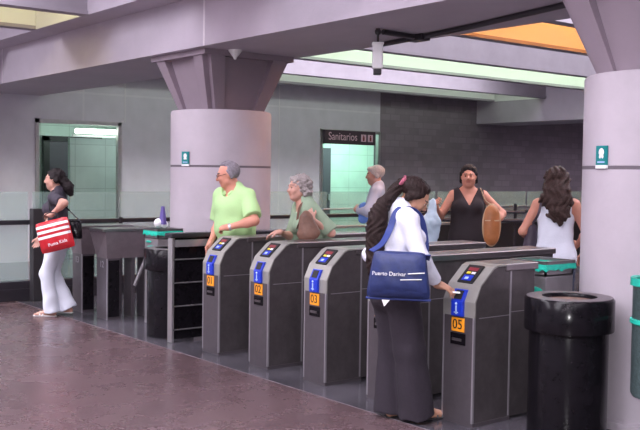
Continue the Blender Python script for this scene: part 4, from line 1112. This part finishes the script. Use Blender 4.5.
o = to_obj('handbag', b.mesh(.007), TN, None); o.location = (-6.72, 7.66, 1.08); o.rotation_euler = (0, 0, math.radians(51)); tag(o, 'tan leather bag with pale edges hugged by the woman in the dark tank top', 'bag')
q = [(.088 * math.sin(a), -.002, .218 * math.cos(a)) for a in np.linspace(0, 2 * PI, 29)]
tr = MB()
for a_, b_ in zip(q, q[1:]): tr.tube(a_, b_, .014, seg=8)
tr.build('trim', TNe, o, True)
MB().box(-.08, .08, -.053, -.046, .045, .057).build('seam', TNe, o)
W = lambda pl: Vector(tuple(p.loc + (p.r * pl[0] + p.f * pl[1] + V3(0, 0, 1) * pl[2]) * p.sc))
inv = (Matrix.Translation(o.location) @ Matrix.Rotation(math.radians(51), 4, 'Z')).inverted()
band(spline([(0, 0, .21), tuple(inv @ W(p.T(-.165, .15, 1.30))), tuple(inv @ W(p.T(-.13, .075, 1.40))), tuple(inv @ W(p.T(-.125, -.03, 1.425)))], 6), .014, .005, (0, 0, 1)).build('strap', TNe, o, True)

# ---------------------------------------------------------------- 7. woman in white tank top seen from behind
p = Person('woman with long wavy dark hair in white sleeveless top, seen from behind', (-5.36, 6.98), 128, 1.66, True, head=(8, 4, 0), build=1.06)
p.arm('L', (-.21, .20, 1.02), pole=(-.6, -.8, -.4), curl=40, thick=1.05)
p.arm('R', (.20, .18, .98), pole=(.6, -.8, -.4), curl=40, thick=1.05)
p.body(.0085, sk_ruddy)
p.cloth('sleeveless_top', ['torso'], .013, .008, WHT, [p.neckcut(.12, .05, .0), p.plane((0, 0, .80), (0, 0, -1)), lambda X, Y, Z: np.abs(X) - (.135 + .9 * np.clip(1.27 - Z, 0, .2))], wav(.004, 34), lambda b: b.rc(p.pel + V3(0, -.01, .15), p.pel + V3(0, -.01, -.04), .15, .178, k=.05, fl=((0, 1, 0), .8)))
b = Blob().el(p.pel + V3(0, 0, -.01), V3(.175, .135, .12), k=.05).el(p.pel + V3(0, -.04, -.06), V3(.17, .12, .1), k=.05)
for sd in ('R', 'L'):
    hp, kn, a = p.leg[sd][:3]; b.rc(hp, kn, .105, .08, k=.04).rc(kn, a, .08, .08, k=.03, cut=True)
p.piece('jeans', b, .011, mat('dark jeans', (.05, .06, .10), .85), [p.plane((0, 0, .92), (0, 0, 1))])
for sd in ('R', 'L'): shoe(p, sd, M['black2'])
H, R = p.H, p.Rhd
b = Blob().el(H(0, -.03, .04), V3(.102, .108, .098), R, k=.03).rc(H(0, -.08, .0), H(0, -.12, -.14), .10, .12, k=.04, fl=((0, 1, 0), .7)).rc(H(0, -.12, -.14), H(.01, -.135, -.27), .12, .10, k=.04, fl=((0, 1, 0), .6)).rc(H(.01, -.135, -.27), H(.03, -.13, -.38), .09, .04, k=.04, fl=((0, 1, 0), .6))
b.rc(H(-.08, -.02, -.03), H(-.10, -.06, -.2), .04, .05, k=.03).rc(H(.08, -.02, -.03), H(.10, -.06, -.2), .04, .05, k=.03)
b.el(H(0, .11, -.02), V3(.06, .05, .09), R, op='sub')
p.piece('hair', b, .0075, hairmat('dark chestnut', (.055, .032, .028), .6), noise=lambda X, Y, Z: .016 * np.sin(62 * X + 2.6 * np.sin(28 * Z + 3)) * np.sin(20 * Z + 2.5 * np.sin(30 * X)) , label='long loose wavy dark chestnut hair')
b = Blob().rc(p.T(-.21, .0, 1.10), p.T(-.22, .02, .93), .075, .105, k=.03, fl=((1, 0, 0), .7))
PL = mat('dark plum bag cloth', (.05, .035, .055), .6, var=.2, scale=20)
o = to_obj('shoulder_bag', b.mesh(.009, noise=wav(.004, 40)), PL, None, p.sc); o.location = p.e.location; o.rotation_euler = p.e.rotation_euler
tag(o, 'dark plum shoulder bag hanging at the left side of the woman in white sleeveless top', 'bag')
mb = band(spline([p.sc * p.T(-.20, -.06, 1.17), p.sc * p.T(-.15, -.125, 1.27), p.sc * p.T(-.128, -.065, 1.40), p.sc * p.T(-.125, .02, 1.425), p.sc * p.T(-.16, .12, 1.3), p.sc * p.T(-.21, .08, 1.17)], 6), .022, .006, (1, 0, .3)); mb.build('strap', PL, o, True)

# ---------------------------------------------------------------- 8. person mostly hidden behind the right column
p = Person('dark-haired person in tan sleeveless top mostly hidden behind the right column', (-5.33, 7.62), 250, 1.67, True, head=(0, -5, 0), build=1.0)
p.arm('R', (.26, .0, .85), curl=30); p.arm('L', (-.26, .02, .85), curl=30)
p.body(.010, sk_ruddy)
p.cloth('top', ['torso'], .014, .012, mat('burnt orange cloth', (.42, .17, .08), .85), [p.neckcut(.11, .03, .03), p.plane((0, 0, .84), (0, 0, -1))])
b = Blob().el(p.pel + V3(0, 0, -.01), V3(.17, .13, .12), k=.05)
for sd in ('R', 'L'):
    hp, kn, a = p.leg[sd][:3]; b.rc(hp, kn, .10, .08, k=.04).rc(kn, a, .08, .08, k=.03, cut=True)
p.piece('trousers', b, .013, DT, [p.plane((0, 0, .95), (0, 0, 1))])
for sd in ('R', 'L'): shoe(p, sd, M['black2'])
H, R = p.H, p.Rhd
b = Blob().el(H(0, -.03, .04), V3(.09, .105, .09), R, k=.02).el(H(0, .045, .085), V3(.06, .045, .03), R, k=.02).rc(H(0, -.08, 0), H(0, -.10, -.12), .08, .06, k=.03).el(H(0, .11, -.02), V3(.064, .05, .09), R, op='sub')
p.piece('hair', b, .009, hb_, noise=curls(.006, 70))

W_ = (.94, .90, 1.)
FILLS = [(-9.5, -.5, 1.6, 8, 260, W_), (-6.1, -.5, 1.6, 8, 260, W_), (-2.6, -.5, 1.6, 8, 260, W_), (.9, -.5, 1.6, 8, 160, W_),
         (-6.1, 10, 1.6, 6, 130, W_), (-2.6, 10, 1.6, 6, 110, W_), (-13, -1.5, .8, 7, 480, W_), (-13, 11, .8, 9, 170, W_), (-12, 21.5, 2, 4, 150, W_), (-6, 21.5, 2, 4, 80, W_), (-9.5, 12, 1.2, 9, 90, W_), (-6.1, 15, 1.2, 4, 60, W_)]
FLASH = 60
EXPO = 0.6

# ================================================================== CAMERA AND LIGHT
f = 940.; pit = math.atan(41 / f); roll = math.radians(.8)
fh = Vector((-.784, .621, 0)).normalized(); r0 = Vector((fh.y, -fh.x, 0)); up = Vector((0, 0, 1))
F = fh * math.cos(pit) - up * math.sin(pit); U = fh * math.sin(pit) + up * math.cos(pit)
R2 = r0 * math.cos(roll) + U * math.sin(roll); U2 = U * math.cos(roll) - r0 * math.sin(roll)
cd_ = bpy.data.cameras.new('camera'); cam = bpy.data.objects.new('camera', cd_); COL.objects.link(cam)
mw = Matrix((R2, U2, -F)).transposed().to_4x4(); mw.translation = (0, 0, 1.6); cam.matrix_world = mw
cd_.sensor_width = 36; cd_.lens = 36 * f / 640; cd_.clip_end = 100
sc.camera = cam
def area(name, loc, rot, sx, sy, e, col):
    l = bpy.data.lights.new(name, 'AREA'); l.shape = 'RECTANGLE'; l.size = sx; l.size_y = sy; l.energy = e; l.color = col
    o = bpy.data.objects.new(name, l); COL.objects.link(o); o.location = loc; o.rotation_euler = rot; return o
# added fill lights high in the ceiling bays, not fittings (cool mauve)
for (x, y, sx, sy, e, c) in FILLS:
    area('fill_light', (x, y, 4.22), (0, 0, 0), sx, sy, e, c)
# the photographer's flash
l = bpy.data.lights.new('camera_flash', 'AREA'); l.shape = 'DISK'; l.size = .12; l.energy = FLASH; l.color = (1, .97, 1)
o = bpy.data.objects.new('camera_flash', l); COL.objects.link(o)
o.matrix_world = Matrix((r0, up, -fh)).transposed().to_4x4(); o.location = (.05, -.02, 1.72)
wd = bpy.data.worlds.new('world'); sc.world = wd; wd.use_nodes = True
wd.node_tree.nodes['Background'].inputs[0].default_value = (.5, .47, .55, 1); wd.node_tree.nodes['Background'].inputs[1].default_value = .3
sc.view_settings.view_transform = 'Standard'; sc.view_settings.look = 'None'; sc.view_settings.gamma = 1
sc.view_settings.exposure = EXPO
sc.cycles.max_bounces = 8; sc.cycles.sample_clamp_indirect = 6; sc.cycles.transparent_max_bounces = 16
